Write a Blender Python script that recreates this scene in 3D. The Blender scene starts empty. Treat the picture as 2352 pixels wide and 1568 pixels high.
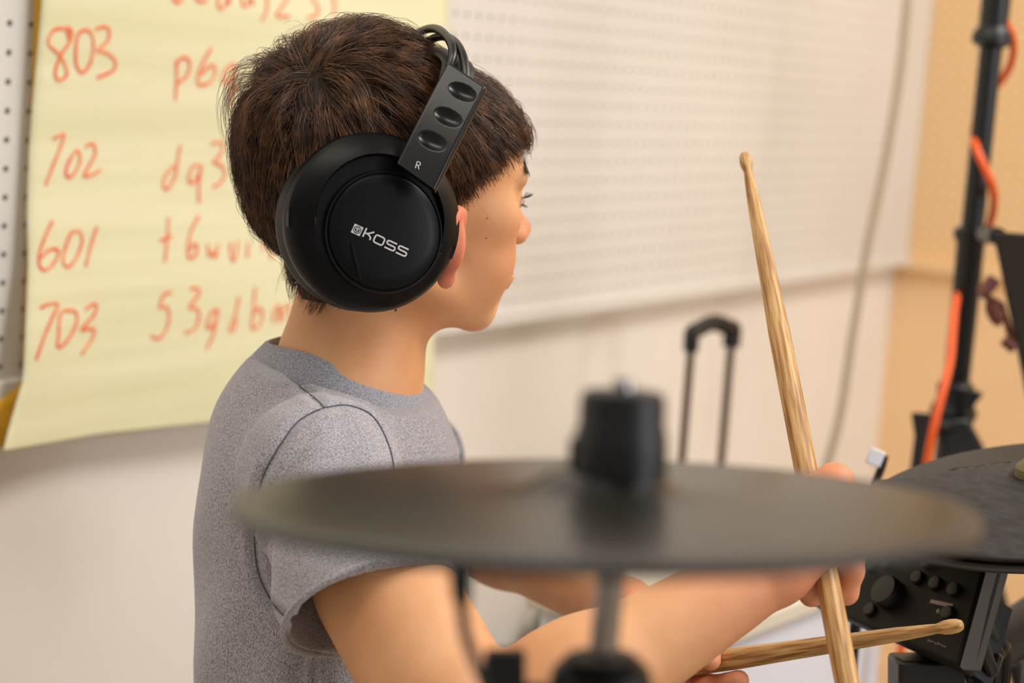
import bpy, math, random
import numpy as np
from mathutils import Vector, Matrix
random.seed(7); rng = np.random.default_rng(7)
SC = bpy.context.scene
COL = SC.collection

# ------------------------------------------------------------------ camera
FPX = 4200.0; PITCH = .1468; ROLL = .0675; CZ = 1.22
_F = np.array([0, math.cos(PITCH), -math.sin(PITCH)]); _R = np.array([1., 0, 0]); _U = np.cross(_R, _F)
CR = math.cos(ROLL)*_R + math.sin(ROLL)*_U
CU = -math.sin(ROLL)*_R + math.cos(ROLL)*_U
CF = _F
CAM = np.array([0, 0, CZ])
cd = bpy.data.cameras.new('camera'); cam = bpy.data.objects.new('camera', cd); COL.objects.link(cam)
cd.sensor_width = 36; cd.sensor_fit = 'HORIZONTAL'; cd.lens = 36*FPX/2352
cd.clip_start = .02; cd.clip_end = 60
mw = Matrix(((CR[0], CU[0], -CF[0], 0), (CR[1], CU[1], -CF[1], 0), (CR[2], CU[2], -CF[2], CZ), (0, 0, 0, 1)))
cam.matrix_world = mw
SC.camera = cam
cd.dof.use_dof = True; cd.dof.focus_distance = 1.17
cd.dof.aperture_fstop = cd.lens/13.8

# ------------------------------------------------------------------ world, lights, exposure
SC.view_settings.view_transform = 'Standard'; SC.view_settings.look = 'None'
SC.view_settings.gamma = 1; SC.view_settings.use_curve_mapping = False
SC.view_settings.exposure = -.13
w = bpy.data.worlds.new('world'); SC.world = w; w.use_nodes = True
bg = w.node_tree.nodes['Background']; bg.inputs[0].default_value = (1.0, .93, .845, 1); bg.inputs[1].default_value = .40

def area_light(name, loc, target, size, power, color, sy=None):
    ld = bpy.data.lights.new(name, 'AREA'); o = bpy.data.objects.new(name, ld); COL.objects.link(o)
    ld.shape = 'RECTANGLE'; ld.size = size; ld.size_y = sy or size; ld.energy = power; ld.color = color
    o.location = loc; d = Vector(target)-Vector(loc); o.rotation_euler = d.to_track_quat('-Z', 'Y').to_euler()
    return o
area_light('ceiling_lamp_front', (1.5, 1.1, 2.7), (.5, 1.3, 1.0), 1.3, 41, (1, .97, .93), .7)
area_light('ceiling_lamp_back', (-.5, .7, 2.75), (-.3, 1.4, 1.0), 1.2, 15, (1, .91, .80), .6)
area_light('window_daylight', (3.2, -.6, 1.7), (.2, 1.5, 1.0), 1.0, 42, (.92, .95, 1.0), 1.3)
area_light('added_wall_fill', (1.9, 2.4, 2.7), (1.7, 3.0, .9), .9, 16, (1, .93, .82), .6)  # added fill light to brighten the tan wall, no known fixture

# ------------------------------------------------------------------ helpers
def P(x, y, Z):
    """place seen at photograph pixel (x, y) at depth Z metres"""
    return CAM + CF*Z + CR*((x-1176)/FPX*Z) - CU*((y-784)/FPX*Z)

def nrm(v):
    v = np.asarray(v, float); return v/np.linalg.norm(v)

def lin(c):
    return tuple(((x/255)/12.92 if x/255 <= .04045 else ((x/255+.055)/1.055)**2.4) for x in c)

def mat(name, rgb=None, rough=.5, metal=0, spec=None, lincol=None, **kw):
    m = bpy.data.materials.new(name); m.use_nodes = True
    b = m.node_tree.nodes['Principled BSDF']
    c = lincol if lincol else lin(rgb)
    b.inputs['Base Color'].default_value = (*c, 1); b.inputs['Roughness'].default_value = rough
    b.inputs['Metallic'].default_value = metal
    if spec is not None: b.inputs['Specular IOR Level'].default_value = spec
    for k, v in kw.items(): b.inputs[k.replace('_', ' ')].default_value = v
    return m

def noise_col(m, c1, c2, scale=40, detail=3, vscale=(1, 1, 1), lo=.35, hi=.65, bump=0, bscale=None, bdist=.001):
    """mix two colours by noise in object space, with optional bump"""
    nt = m.node_tree; N = nt.nodes; L = nt.links; b = N['Principled BSDF']
    tc = N.new('ShaderNodeTexCoord'); mp = N.new('ShaderNodeMapping'); mp.inputs['Scale'].default_value = vscale
    L.new(tc.outputs['Object'], mp.inputs['Vector'])
    n = N.new('ShaderNodeTexNoise'); n.inputs['Scale'].default_value = scale; n.inputs['Detail'].default_value = detail
    L.new(mp.outputs[0], n.inputs['Vector'])
    r = N.new('ShaderNodeValToRGB'); r.color_ramp.elements[0].position = lo; r.color_ramp.elements[1].position = hi
    r.color_ramp.elements[0].color = (*c1, 1); r.color_ramp.elements[1].color = (*c2, 1)
    L.new(n.outputs['Fac'], r.inputs['Fac']); L.new(r.outputs['Color'], b.inputs['Base Color'])
    if bump:
        n2 = N.new('ShaderNodeTexNoise'); n2.inputs['Scale'].default_value = bscale or scale; n2.inputs['Detail'].default_value = 3
        L.new(mp.outputs[0], n2.inputs['Vector'])
        bp = N.new('ShaderNodeBump'); bp.inputs['Strength'].default_value = bump; bp.inputs['Distance'].default_value = bdist
        L.new(n2.outputs['Fac'], bp.inputs['Height']); L.new(bp.outputs['Normal'], b.inputs['Normal'])
    return m

class MB:
    """collects vertices and faces, then links them as ONE mesh object"""
    def __init__(s): s.v = []; s.f = []; s.mi = []; s.n = 0
    def add(s, v, f, mi=0):
        v = np.asarray(v, float).reshape(-1, 3); s.v.append(v)
        for q in f: s.f.append(tuple(i+s.n for i in q)); s.mi.append(mi)
        s.n += len(v); return s
    def box(s, c, half, M=None, mi=0):
        c = np.asarray(c, float); M = np.eye(3) if M is None else np.asarray(M)
        v = [c + M @ (np.array([x, y, z])*half) for x in (-1, 1) for y in (-1, 1) for z in (-1, 1)]
        f = [(0, 1, 3, 2), (4, 6, 7, 5), (0, 4, 5, 1), (2, 3, 7, 6), (0, 2, 6, 4), (1, 5, 7, 3)]
        return s.add(v, f, mi)
    def tube(s, pts, r, sides=10, closed=False, mi=0, caps=True, flat=1.0, up=None):
        pts = np.asarray(pts, float); n = len(pts)
        r = np.full(n, r) if np.isscalar(r) else np.asarray(r, float)
        T = np.gradient(pts, axis=0) if not closed else np.roll(pts, -1, 0)-np.roll(pts, 1, 0)
        T /= np.maximum(np.linalg.norm(T, axis=1, keepdims=True), 1e-9)
        u = np.asarray(up, float) if up is not None else (np.array([0, 0, 1.]) if abs(T[0][2]) < .9 else np.array([1., 0, 0]))
        vs = []
        for i in range(n):
            if up is not None: u = np.asarray(up, float)
            u = u - T[i]*(u@T[i]); u /= max(np.linalg.norm(u), 1e-9); b = np.cross(T[i], u)
            for k in range(sides):
                a = 2*math.pi*k/sides
                vs.append(pts[i] + r[i]*(math.cos(a)*u*flat + math.sin(a)*b))
        f = []
        m = n if closed else n-1
        for i in range(m):
            j = (i+1) % n
            for k in range(sides):
                k2 = (k+1) % sides
                f.append((i*sides+k, i*sides+k2, j*sides+k2, j*sides+k))
        if caps and not closed:
            f.append(tuple(range(sides))[::-1]); f.append(tuple((n-1)*sides+k for k in range(sides)))
        return s.add(vs, f, mi)
    def lathe(s, prof, o, ax, seg=48, mi=0, ref=None, sx=1.0):
        """prof: list of (radius, height) around axis ax from origin o"""
        o = np.asarray(o, float); ax = nrm(ax)
        u = nrm(np.cross(ax, [0, 0, 1.]) if ref is None else np.asarray(ref)-ax*(np.asarray(ref)@ax)) if (ref is not None or abs(ax[2]) < .95) else nrm(np.array([1., 0, 0])-ax*ax[0])
        b = np.cross(ax, u); vs = []; f = []
        for (r, h) in prof:
            for k in range(seg):
                a = 2*math.pi*k/seg; vs.append(o + ax*h + r*(math.cos(a)*u*sx+math.sin(a)*b))
        for i in range(len(prof)-1):
            for k in range(seg):
                k2 = (k+1) % seg; f.append((i*seg+k, i*seg+k2, (i+1)*seg+k2, (i+1)*seg+k))
        if prof[0][0] > 1e-6: f.append(tuple(range(seg))[::-1])
        if prof[-1][0] > 1e-6: f.append(tuple((len(prof)-1)*seg+k for k in range(seg)))
        return s.add(vs, f, mi)
    def prism(s, poly, o, a, b, n, h, mi=0):
        """polygon (u, v) in the plane a, b at o, extruded from 0 to h along n"""
        o = np.asarray(o, float); a = np.asarray(a); b = np.asarray(b); n = np.asarray(n); k = len(poly)
        vs = [o+a*u+b*v for u, v in poly]+[o+a*u+b*v+n*h for u, v in poly]
        f = [tuple(range(k))[::-1], tuple(range(k, 2*k))]+[(i, (i+1) % k, (i+1) % k+k, i+k) for i in range(k)]
        return s.add(vs, f, mi)
    def build(s, name, m, parent=None, smooth=True, bevel=0, seg=2, angle=35, subsurf=0):
        me = bpy.data.meshes.new(name); V = np.concatenate(s.v)
        me.from_pydata(V.tolist(), [], s.f); me.update()
        ms = m if isinstance(m, (list, tuple)) else [m]
        for x in ms: me.materials.append(x)
        if len(ms) > 1: me.polygons.foreach_set('material_index', s.mi)
        if smooth:
            me.polygons.foreach_set('use_smooth', [True]*len(me.polygons))
            try: me.set_sharp_from_angle(angle=math.radians(angle))
            except Exception: pass
        o = bpy.data.objects.new(name, me); COL.objects.link(o)
        if bevel:
            md = o.modifiers.new('bevel', 'BEVEL'); md.width = bevel; md.segments = seg; md.limit_method = 'ANGLE'; md.angle_limit = math.radians(30)
        if subsurf:
            md = o.modifiers.new('sub', 'SUBSURF'); md.levels = subsurf; md.render_levels = subsurf
        if parent is not None: keep_parent(o, parent)
        return o

def keep_parent(o, p):
    o.parent = p; o.matrix_parent_inverse = p.matrix_basis.inverted() if p.parent is None else Matrix.Identity(4)

def empty(name, loc, label, cat, group=None):
    o = bpy.data.objects.new(name, None); COL.objects.link(o); o.location = Vector(loc); o.empty_display_size = .05
    o['label'] = label; o['category'] = cat
    if group: o['group'] = group
    return o

def tag(o, label=None, cat=None, group=None, kind=None):
    for k, v in (('label', label), ('category', cat), ('group', group), ('kind', kind)):
        if v: o[k] = v
    return o

def sub(o, p):   # a sub-part: both already in world coordinates
    o.parent = p; o.matrix_parent_inverse = (p.parent.matrix_basis @ p.matrix_parent_inverse).inverted() if p.parent else p.matrix_basis.inverted()
    return o

def spline(pts, n=8, closed=False):
    """Catmull-Rom through the points"""
    p = np.asarray(pts, float); k = len(p)
    if closed: q = np.vstack([p[-1], p, p[0], p[1]]); m = k
    else: q = np.vstack([2*p[0]-p[1], p, 2*p[-1]-p[-2]]); m = k-1
    out = []
    for i in range(m):
        a, b, c, d = q[i], q[i+1], q[i+2], q[i+3]
        for t in np.arange(n)/n:
            out.append(.5*((2*b)+(-a+c)*t+(2*a-5*b+4*c-d)*t*t+(-a+3*b-3*c+d)*t**3))
    if not closed: out.append(p[-1])
    return np.array(out)

# ------------------------------------------------------------------ the room
TH = math.radians(58.04); WD = np.array([math.cos(TH), math.sin(TH), 0])     # along the white wall, away from the camera
WN = np.array([math.sin(TH), -math.cos(TH), 0])                             # its normal, into the room
H0 = np.array([-.456, 1.6148, CZ-.2936])                                    # lowest hole of the first column in view
SCOR = 2.311; D = .0254
Z0B = H0[2]-.012                                                             # lower edge of the perforated sheet
CORN = H0+WD*SCOR; CORN = np.array([CORN[0], CORN[1], 0])
BT = .030                                                                    # board stands this far off the wall
def W(s, z, off=0): return np.array([H0[0], H0[1], 0]) + WD*s + np.array([0, 0, z]) + WN*off
def onwall(x, y, off=0):
    """(s, z) of the wall point behind pixel (x, y), off metres in front of the board face"""
    d = CF+CR*(x-1176)/FPX-CU*(y-784)/FPX
    q = np.array([H0[0], H0[1], 0])+WN*off
    t = ((q-CAM)@WN)/(d@WN); p = CAM+d*t
    return (p-q)@WD, p[2]

m_white = mat('white_wall_paint', (226, 213, 198), .7)
noise_col(m_white, lin((230, 222, 212)), lin((236, 228, 219)), 3, 4, bump=.06, bscale=60, bdist=.002)
m_board = mat('white_painted_hardboard', (230, 219, 206), .55)
noise_col(m_board, lin((213, 208, 201)), lin((221, 216, 209)), 2.2, 4)
m_tan = mat('tan_wall_paint', (222, 180, 118), .7)
noise_col(m_tan, lin((242, 202, 152)), lin((247, 209, 162)), 2.5, 4, bump=.05, bscale=50, bdist=.002)
m_tanb = mat('tan_painted_hardboard', (240, 200, 148), .6)
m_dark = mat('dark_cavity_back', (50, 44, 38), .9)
m_floor = mat('beige_floor_tiles', (190, 176, 155), .45)
noise_col(m_floor, lin((180, 165, 143)), lin((198, 184, 163)), 14, 4)

SL, SR = -1.6, SCOR+BT   # the wall runs from beyond the left of the frame to the corner
b = MB(); a0 = W(SL, 0, -BT); 
b.prism([(0, 0), (SCOR-SL, 0), (SCOR-SL, 2.8), (0, 2.8)], W(SL, 0, -BT-.1), WD, [0, 0, 1], WN, .1)
o = b.build('wall_left', m_white, smooth=False); o['kind'] = 'structure'
ED = WN                                           # the second wall runs along WN into the room
b = MB(); b.prism([(-.15, 0), (3.2, 0), (3.2, 2.8), (-.15, 2.8)], CORN + WD*BT*0, ED, [0, 0, 1], WD, .1)
o = b.build('wall_right', m_tan, smooth=False); o['kind'] = 'structure'
b = MB(); b.add([(-3, -2, 0), (4.6, -2, 0), (4.6, 5, 0), (-3, 5, 0)], [(0, 1, 2, 3)])
b.add([(-3, -2, -.1), (4.6, -2, -.1), (4.6, 5, -.1), (-3, 5, -.1)], [(3, 2, 1, 0)])
o = b.build('floor', m_floor, smooth=False); o['kind'] = 'structure'
b = MB(); b.prism([(0, 0), (SCOR-SL-.02, 0), (SCOR-SL-.02, .1), (0, .1)], W(SL, 0, -BT), WD, [0, 0, 1], WN, .012)
o = b.build('baseboard_left', m_white, smooth=False); o['kind'] = 'structure'
b = MB(); b.prism([(-.015, 0), (3.2, 0), (3.2, .1), (-.015, .1)], CORN, ED, [0, 0, 1], -WD, .012)
o = b.build('baseboard_right', m_tan, smooth=False); o['kind'] = 'structure'

def perforated(o, a, n, c0, c1, r1, name, m, parent, rad=.0032, depth=.005, pitch=D):
    """sheet of hardboard drilled on a one inch grid; o is hole (0, 0), a runs along, n is the face normal"""
    z = np.array([0, 0, 1.]); K = 12
    ang = [math.pi*2*(k+.5)/K for k in range(K)]
    inner = [(rad*math.cos(t), rad*math.sin(t)) for t in ang]
    h = pitch/2
    outer = []
    for t in ang:
        cx, sy = math.cos(t), math.sin(t); s = h/max(abs(cx), abs(sy)); outer.append((cx*s, sy*s))
    # snap the outer ring to the square's corners
    for i, (x, y) in enumerate(outer):
        if abs(abs(x)-abs(y)) < h*.45 and min(abs(x), abs(y)) > h*.5: outer[i] = (math.copysign(h, x), math.copysign(h, y))
    base = np.array([[x, y, 0] for x, y in outer]+[[x, y, 0] for x, y in inner]+[[x, y, -depth] for x, y in inner])
    f = [(k, (k+1) % K, K+(k+1) % K, K+k) for k in range(K)]+[(K+k, K+(k+1) % K, 2*K+(k+1) % K, 2*K+k) for k in range(K)]
    f = np.array(f)
    C, Rr = np.meshgrid(np.arange(c0, c1), np.arange(0, r1)); C = C.ravel(); Rr = Rr.ravel()
    off = np.stack([C*pitch, Rr*pitch, 0*C], 1).astype(float)
    V = (base[None]+off[:, None]).reshape(-1, 3)
    Wv = o + V[:, 0:1]*a + V[:, 1:2]*z + V[:, 2:3]*n
    Fc = (f[None]+(np.arange(len(C))*3*K)[:, None, None]).reshape(-1, 4)
    me = bpy.data.meshes.new(name); me.from_pydata(Wv.tolist(), [], Fc.tolist()); me.update(); me.materials.append(m)
    ob = bpy.data.objects.new(name, me); COL.objects.link(ob); keep_parent(ob, parent); return ob

RB = 46
pb = empty('pegboard', W(.3, Z0B), 'long white pegboard with a ledge along its foot, mounted behind the yellow paper', 'pegboard')
c0, c1 = int(SL/D)+1, int((SCOR)/D)-1
perforated(H0*1.0, WD, WN, c0, c1, RB, 'panel', m_board, pb)
b = MB()
xa, xb = c0*D-D/2, (c1-1)*D+D/2
b.prism([(xa, 0), (xb, 0), (xb, RB*D), (xa, RB*D)], W(0, H0[2]-D/2, -BT+.002), WD, [0, 0, 1], WN, .004)
b.build('backing', m_dark, pb, smooth=False)
b = MB()    # ledge: a square rail under the sheet, its lip standing proud
b.prism([(xa, -.017), (SCOR-.001, -.017), (SCOR-.001, .001), (xa, .001)], W(0, Z0B, -BT), WD, [0, 0, 1], WN, BT+.010)
b.prism([(xb, 0), (SCOR-.001, 0), (SCOR-.001, RB*D), (xb, RB*D)], W(0, Z0B, -BT), WD, [0, 0, 1], WN, BT-.001)
b.build('ledge', m_board, pb, smooth=False, bevel=.002)

pb2 = empty('pegboard', CORN+ED*.8+np.array([0, 0, Z0B]), 'tan pegboard with ledge, right of the room corner behind the tall black stand', 'pegboard')
o2 = CORN + ED*(D*.5)+np.array([0, 0, H0[2]]) - WD*.012
perforated(o2, ED, -WD, 0, 90, RB, 'panel', m_tanb, pb2)
b = MB(); b.prism([(-.005, 0), (90*D, 0), (90*D, RB*D), (-.005, RB*D)], CORN+ED*.0+np.array([0, 0, H0[2]-D/2]), ED, [0, 0, 1], -WD, .005)
b.build('backing', m_dark, pb2, smooth=False)
b = MB(); b.prism([(-.02, -.026), (90*D, -.026), (90*D, 0), (-.02, 0)], CORN+np.array([0, 0, Z0B]), ED, [0, 0, 1], -WD, .03)
b.build('ledge', m_tanb, pb2, smooth=False, bevel=.002)

# ------------------------------------------------------------------ flip chart paper on the board
m_paper = mat('pale_yellow_paper', (236, 226, 165), .8)
nt = m_paper.node_tree; N = nt.nodes; L = nt.links; bs = N['Principled BSDF']
tc = N.new('ShaderNodeTexCoord'); mp = N.new('ShaderNodeMapping'); mp.inputs['Scale'].default_value = (1.2, 1.2, 26)
L.new(tc.outputs['Object'], mp.inputs['Vector'])
nz = N.new('ShaderNodeTexNoise'); nz.inputs['Scale'].default_value = 1.6; nz.inputs['Detail'].default_value = 3; L.new(mp.outputs[0], nz.inputs['Vector'])
cr = N.new('ShaderNodeValToRGB'); cr.color_ramp.elements[0].position = .3; cr.color_ramp.elements[1].position = .7
cr.color_ramp.elements[0].color = (*lin((219, 213, 172)), 1); cr.color_ramp.elements[1].color = (*lin((231, 225, 188)), 1)
L.new(nz.outputs['Fac'], cr.inputs['Fac']); L.new(cr.outputs['Color'], bs.inputs['Base Color'])
bp = N.new('ShaderNodeBump'); bp.inputs['Strength'].default_value = .25; bp.inputs['Distance'].default_value = .004
L.new(nz.outputs['Fac'], bp.inputs['Height']); L.new(bp.outputs['Normal'], bs.inputs['Normal'])
m_under = mat('shade_toned_paper', (222, 168, 40), .8)  # deep mustard has the shade between the sheets painted into it
m_ink = mat('orange_red_marker_ink', (240, 104, 60), .7)
noise_col(m_ink, lin((238, 92, 50)), lin((243, 150, 100)), 70, 2, lo=.4, hi=.62)

def sheet_off(s, z):
    """how far the hanging paper stands off the board"""
    lowz = .905
    t = max(0, (1.06-z)/.18); l = max(0, (.02+.10-s)/.14)
    return .012 + .018*t**2*(.35+.65*min(1.3, l)) + .003*math.sin(z*21+s*3) + .010*max(0, .09-s)/.09*min(1, t+.35)
def sheetpt(x, y):
    off = .015
    for _ in range(4):
        s, z = onwall(x, y, off); off = sheet_off(s, z)
    return s, z, off
pad = empty('flip_chart_paper', W(.3, .92, .01), 'large pale yellow flip chart sheet with orange-red handwritten numbers, hanging on the white pegboard', 'paper')
# borders measured on the board plane
lt = sheetpt(97, 0); lm = sheetpt(66, 600); lb = sheetpt(52, 880); lc = sheetpt(8, 1036)
rt = sheetpt(1029, 0); rbm = sheetpt(990, 905); bm = sheetpt(470, 985)
ztop = 1.62
def left_s(z):   # left edge of the top sheet
    zs = [lc[1], lb[1], lm[1], lt[1], ztop]; ss = [lc[0], lb[0], lm[0], lt[0], lt[0]+.004]
    return np.interp(z, zs, ss)
NU, NV = 60, 90
vs = []; fc = []
for j in range(NV+1):
    v = j/NV
    for i in range(NU+1):
        u = i/NU
        zb = lc[1]*(1-u)**2.0 + bm[1]*2*u*(1-u)*1.0 + rbm[1]*u*u
        z = zb + (ztop-zb)*(v**1.3)
        sl = left_s(z); s = sl + (rt[0]-sl)*u
        vs.append(W(s, z, sheet_off(s, z)))
for j in range(NV):
    for i in range(NU):
        k = j*(NU+1)+i; fc.append((k, k+1, k+NU+2, k+NU+1))
b = MB(); b.add(vs, fc); o = b.build('top_sheet', m_paper, pad)
md = o.modifiers.new('t', 'SOLIDIFY'); md.thickness = .0005; md.offset = -1
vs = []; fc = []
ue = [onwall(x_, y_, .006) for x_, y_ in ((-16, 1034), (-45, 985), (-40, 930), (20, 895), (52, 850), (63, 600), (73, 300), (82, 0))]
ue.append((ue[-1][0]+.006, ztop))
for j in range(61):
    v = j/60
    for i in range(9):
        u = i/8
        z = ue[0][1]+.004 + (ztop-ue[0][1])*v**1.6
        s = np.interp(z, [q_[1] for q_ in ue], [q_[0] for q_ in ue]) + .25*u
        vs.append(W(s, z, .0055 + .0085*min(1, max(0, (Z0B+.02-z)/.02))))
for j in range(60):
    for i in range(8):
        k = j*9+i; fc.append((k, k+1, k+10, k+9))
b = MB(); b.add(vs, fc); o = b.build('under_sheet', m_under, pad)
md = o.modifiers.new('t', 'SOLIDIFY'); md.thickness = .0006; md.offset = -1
o['label'] = 'under sheet showing along the left edge, its shade painted in as mustard'

strokes = [
 # 803
 [(158,92),(150,66),(122,70),(110,98),(132,122),(148,146),(152,172),(134,184),(126,166),(138,128),(162,92),(164,72),(152,60)],
 [(196,70),(180,76),(173,118),(176,152),(190,166),(208,140),(214,96),(206,72),(194,68)],
 [(219,68),(236,61),(250,68),(246,94),(226,112),(224,116),(246,122),(264,140),(258,162),(222,178)],
 # 702
 [(121,318),(134,313),(147,308),(140,332),(122,378),(104,424)],
 [(175,345),(163,360),(152,385),(152,403),(163,405),(180,380),(183,354),(174,343)],
 [(195,338),(206,330),(217,335),(217,355),(205,378),(193,400),(196,405),(212,400),(230,390)],
 # 601
 [(120,506),(102,545),(88,588),(92,614),(106,619),(124,602),(134,580),(126,571),(108,576),(94,592)],
 [(176,530),(162,536),(146,580),(146,606),(158,612),(176,588),(188,552),(182,531),(172,530)],
 [(222,520),(208,562),(196,612)],
 # 703
 [(92,706),(112,698),(132,699),(118,732),(98,780),(82,826)],
 [(162,714),(146,712),(136,728),(134,766),(132,796),(150,786),(172,750),(176,724),(164,711),(150,714)],
 [(196,710),(212,698),(222,702),(214,724),(196,744),(186,758),(206,754),(216,758),(208,782),(186,814)],
 # p 6 q
 [(404,138),(405,180),(402,230)], [(402,150),(418,132),(434,140),(432,166),(418,184),(404,190)],
 [(486,108),(466,142),(452,180),(460,195),(482,188),(494,166),(490,150),(474,156),(456,176)],
 [(536,146),(520,158),(510,182),(520,190),(536,168),(540,146),(532,206),(524,246)], [(545,200),(530,214)],
 # d q 3
 [(414,332),(408,362),(402,402),(384,434),(374,424),(380,402),(396,384),(408,376)],
 [(456,378),(440,384),(432,412),(442,420),(458,396),(462,378),(456,420),(456,465)],
 [(484,330),(500,326),(512,334),(504,356),(490,372),(508,380),(516,400),(502,422),(488,428)],
 # t 6 w v i n
 [(386,498),(384,540),(378,600)], [(366,552),(380,548),(394,542)],
 [(456,495),(438,530),(430,574),(434,592),(448,586),(452,566),(444,560),(434,576)],
 [(476,560),(480,590),(488,576),(494,592),(500,560)], [(528,556),(532,596),(540,592),(546,552)],
 [(569,556),(567,592)], [(602,575),(606,556),(614,552),(620,574),(622,596)],
 # 5 3 g d b m
 [(394,671),(376,676),(366,704),(382,704),(388,728),(378,762),(362,777),(346,770)],
 [(436,664),(452,660),(456,674),(434,706),(452,708),(456,732),(444,756),(424,764)],
 [(500,710),(484,718),(474,748),(484,752),(496,730),(500,712),(490,764),(474,800)],
 [(548,680),(540,720),(526,756),(536,756),(544,728)],
 [(586,658),(582,700),(578,752),(596,744),(602,720),(594,706),(582,722)],
 [(626,742),(630,714),(640,702),(642,738),(652,706),(664,704),(664,738)],
 # the cut off top row
 [(392,-14),(402,4),(412,4),(420,-6)], [(446,-6),(460,4),(476,0)],
 [(500,-10),(500,14),(508,20),(518,8),(524,-8),(526,12)], [(552,-12),(558,14),(566,12),(576,-8),(580,14)],
 [(612,-20),(612,20),(600,48)], [(636,-20),(660,-10),(648,14),(634,34),(650,38),(664,36)],
 [(700,-20),(716,-6),(730,20),(724,34),(706,42)], [(758,-20),(768,10),(764,34)],
]
chars = [1, 1, 1, 1, 1, 1, 1, 1, 1, 1, 1, 1, 2, 1, 2, 1, 1, 1, 2, 1, 1, 1, 1, 1, 1, 1, 1, 1, 1, 1, 1, 1, 1, 1, 1, 1, 1, 1]
k0 = 0
for nch in chars:
    grp_ = strokes[k0:k0+nch]; k0 += nch
    if not grp_: break
    b = MB()
    for st in grp_:
        w3 = []
        for (x, y) in spline(st, 6):
            s, z, off = sheetpt(x, y); w3.append(W(s, z, off+.0009))
        b.tube(w3, .0016, 6, flat=.22, up=WN)
    o = b.build('handwritten_character', m_ink, pad); o['label'] = 'orange-red marker character'

# ------------------------------------------------------------------ implicit surface modelling
def smin(a, b, k):
    h = np.clip(.5+.5*(b-a)/k, 0, 1); return b+(a-b)*h-k*h*(1-h)
def smax(a, b, k): return -smin(-a, -b, k)

class Prim:
    """kinds: 'e' ellipsoid (centre, radii, basis), 'c' round cone (a, b, ra, rb), 'f' callable"""
    def __init__(s, kind, data, k=.01, op=1): s.kind, s.d, s.k, s.op = kind, data, k, op
    def dist(s, X, Y, Z):
        if s.kind == 'e':
            c, r, Bm = s.d
            x, y, z = X-c[0], Y-c[1], Z-c[2]
            a = (Bm[0, 0]*x+Bm[1, 0]*y+Bm[2, 0]*z); b = (Bm[0, 1]*x+Bm[1, 1]*y+Bm[2, 1]*z); q = (Bm[0, 2]*x+Bm[1, 2]*y+Bm[2, 2]*z)
            k0 = np.sqrt((a/r[0])**2+(b/r[1])**2+(q/r[2])**2)
            k1 = np.sqrt((a/r[0]**2)**2+(b/r[1]**2)**2+(q/r[2]**2)**2)
            return k0*(k0-1)/np.maximum(k1, 1e-6)
        if s.kind == 'c':
            a, b, ra, rb = s.d
            ba = b-a; L2 = ba@ba
            x, y, z = X-a[0], Y-a[1], Z-a[2]
            t = np.clip((x*ba[0]+y*ba[1]+z*ba[2])/L2, 0, 1)
            return np.sqrt((x-t*ba[0])**2+(y-t*ba[1])**2+(z-t*ba[2])**2)-(ra+(rb-ra)*t)
        return s.d(X, Y, Z)
    def bbox(s):
        if s.kind == 'e':
            c, r, Bm = s.d; e = np.abs(Bm)@np.asarray(r); return c-e, c+e
        if s.kind == 'c':
            a, b, ra, rb = s.d; return np.minimum(a-ra, b-rb), np.maximum(a+ra, b+rb)
        return None

def field(prims, lo, hi, h):
    lo = np.asarray(lo, float); n = np.ceil((np.asarray(hi)-lo)/h).astype(int)+1
    A = np.full(n, .05, np.float32)
    ax = [lo[i]+h*np.arange(n[i]) for i in range(3)]
    for p in prims:
        bb = p.bbox(); m = p.k*1.2+3*h+.004
        if bb is None: i0, i1 = np.zeros(3, int), n
        else:
            i0 = np.clip(np.floor((bb[0]-m-lo)/h).astype(int), 0, n); i1 = np.clip(np.ceil((bb[1]+m-lo)/h).astype(int)+1, 0, n)
        if (i1 <= i0).any(): continue
        sl = tuple(slice(i0[i], i1[i]) for i in range(3))
        X = ax[0][sl[0]][:, None, None]; Y = ax[1][sl[1]][None, :, None]; Z = ax[2][sl[2]][None, None, :]
        d = p.dist(X, Y, Z)
        A[sl] = smin(A[sl], d, p.k) if p.op == 1 else smax(A[sl], -d, p.k)
    return A, lo

def evalp(prims, Q):
    X, Y, Z = Q[:, 0], Q[:, 1], Q[:, 2]; A = np.full(len(Q), .05)
    for p in prims:
        d = p.dist(X, Y, Z); A = smin(A, d, p.k) if p.op == 1 else smax(A, -d, p.k)
    return A

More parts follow.
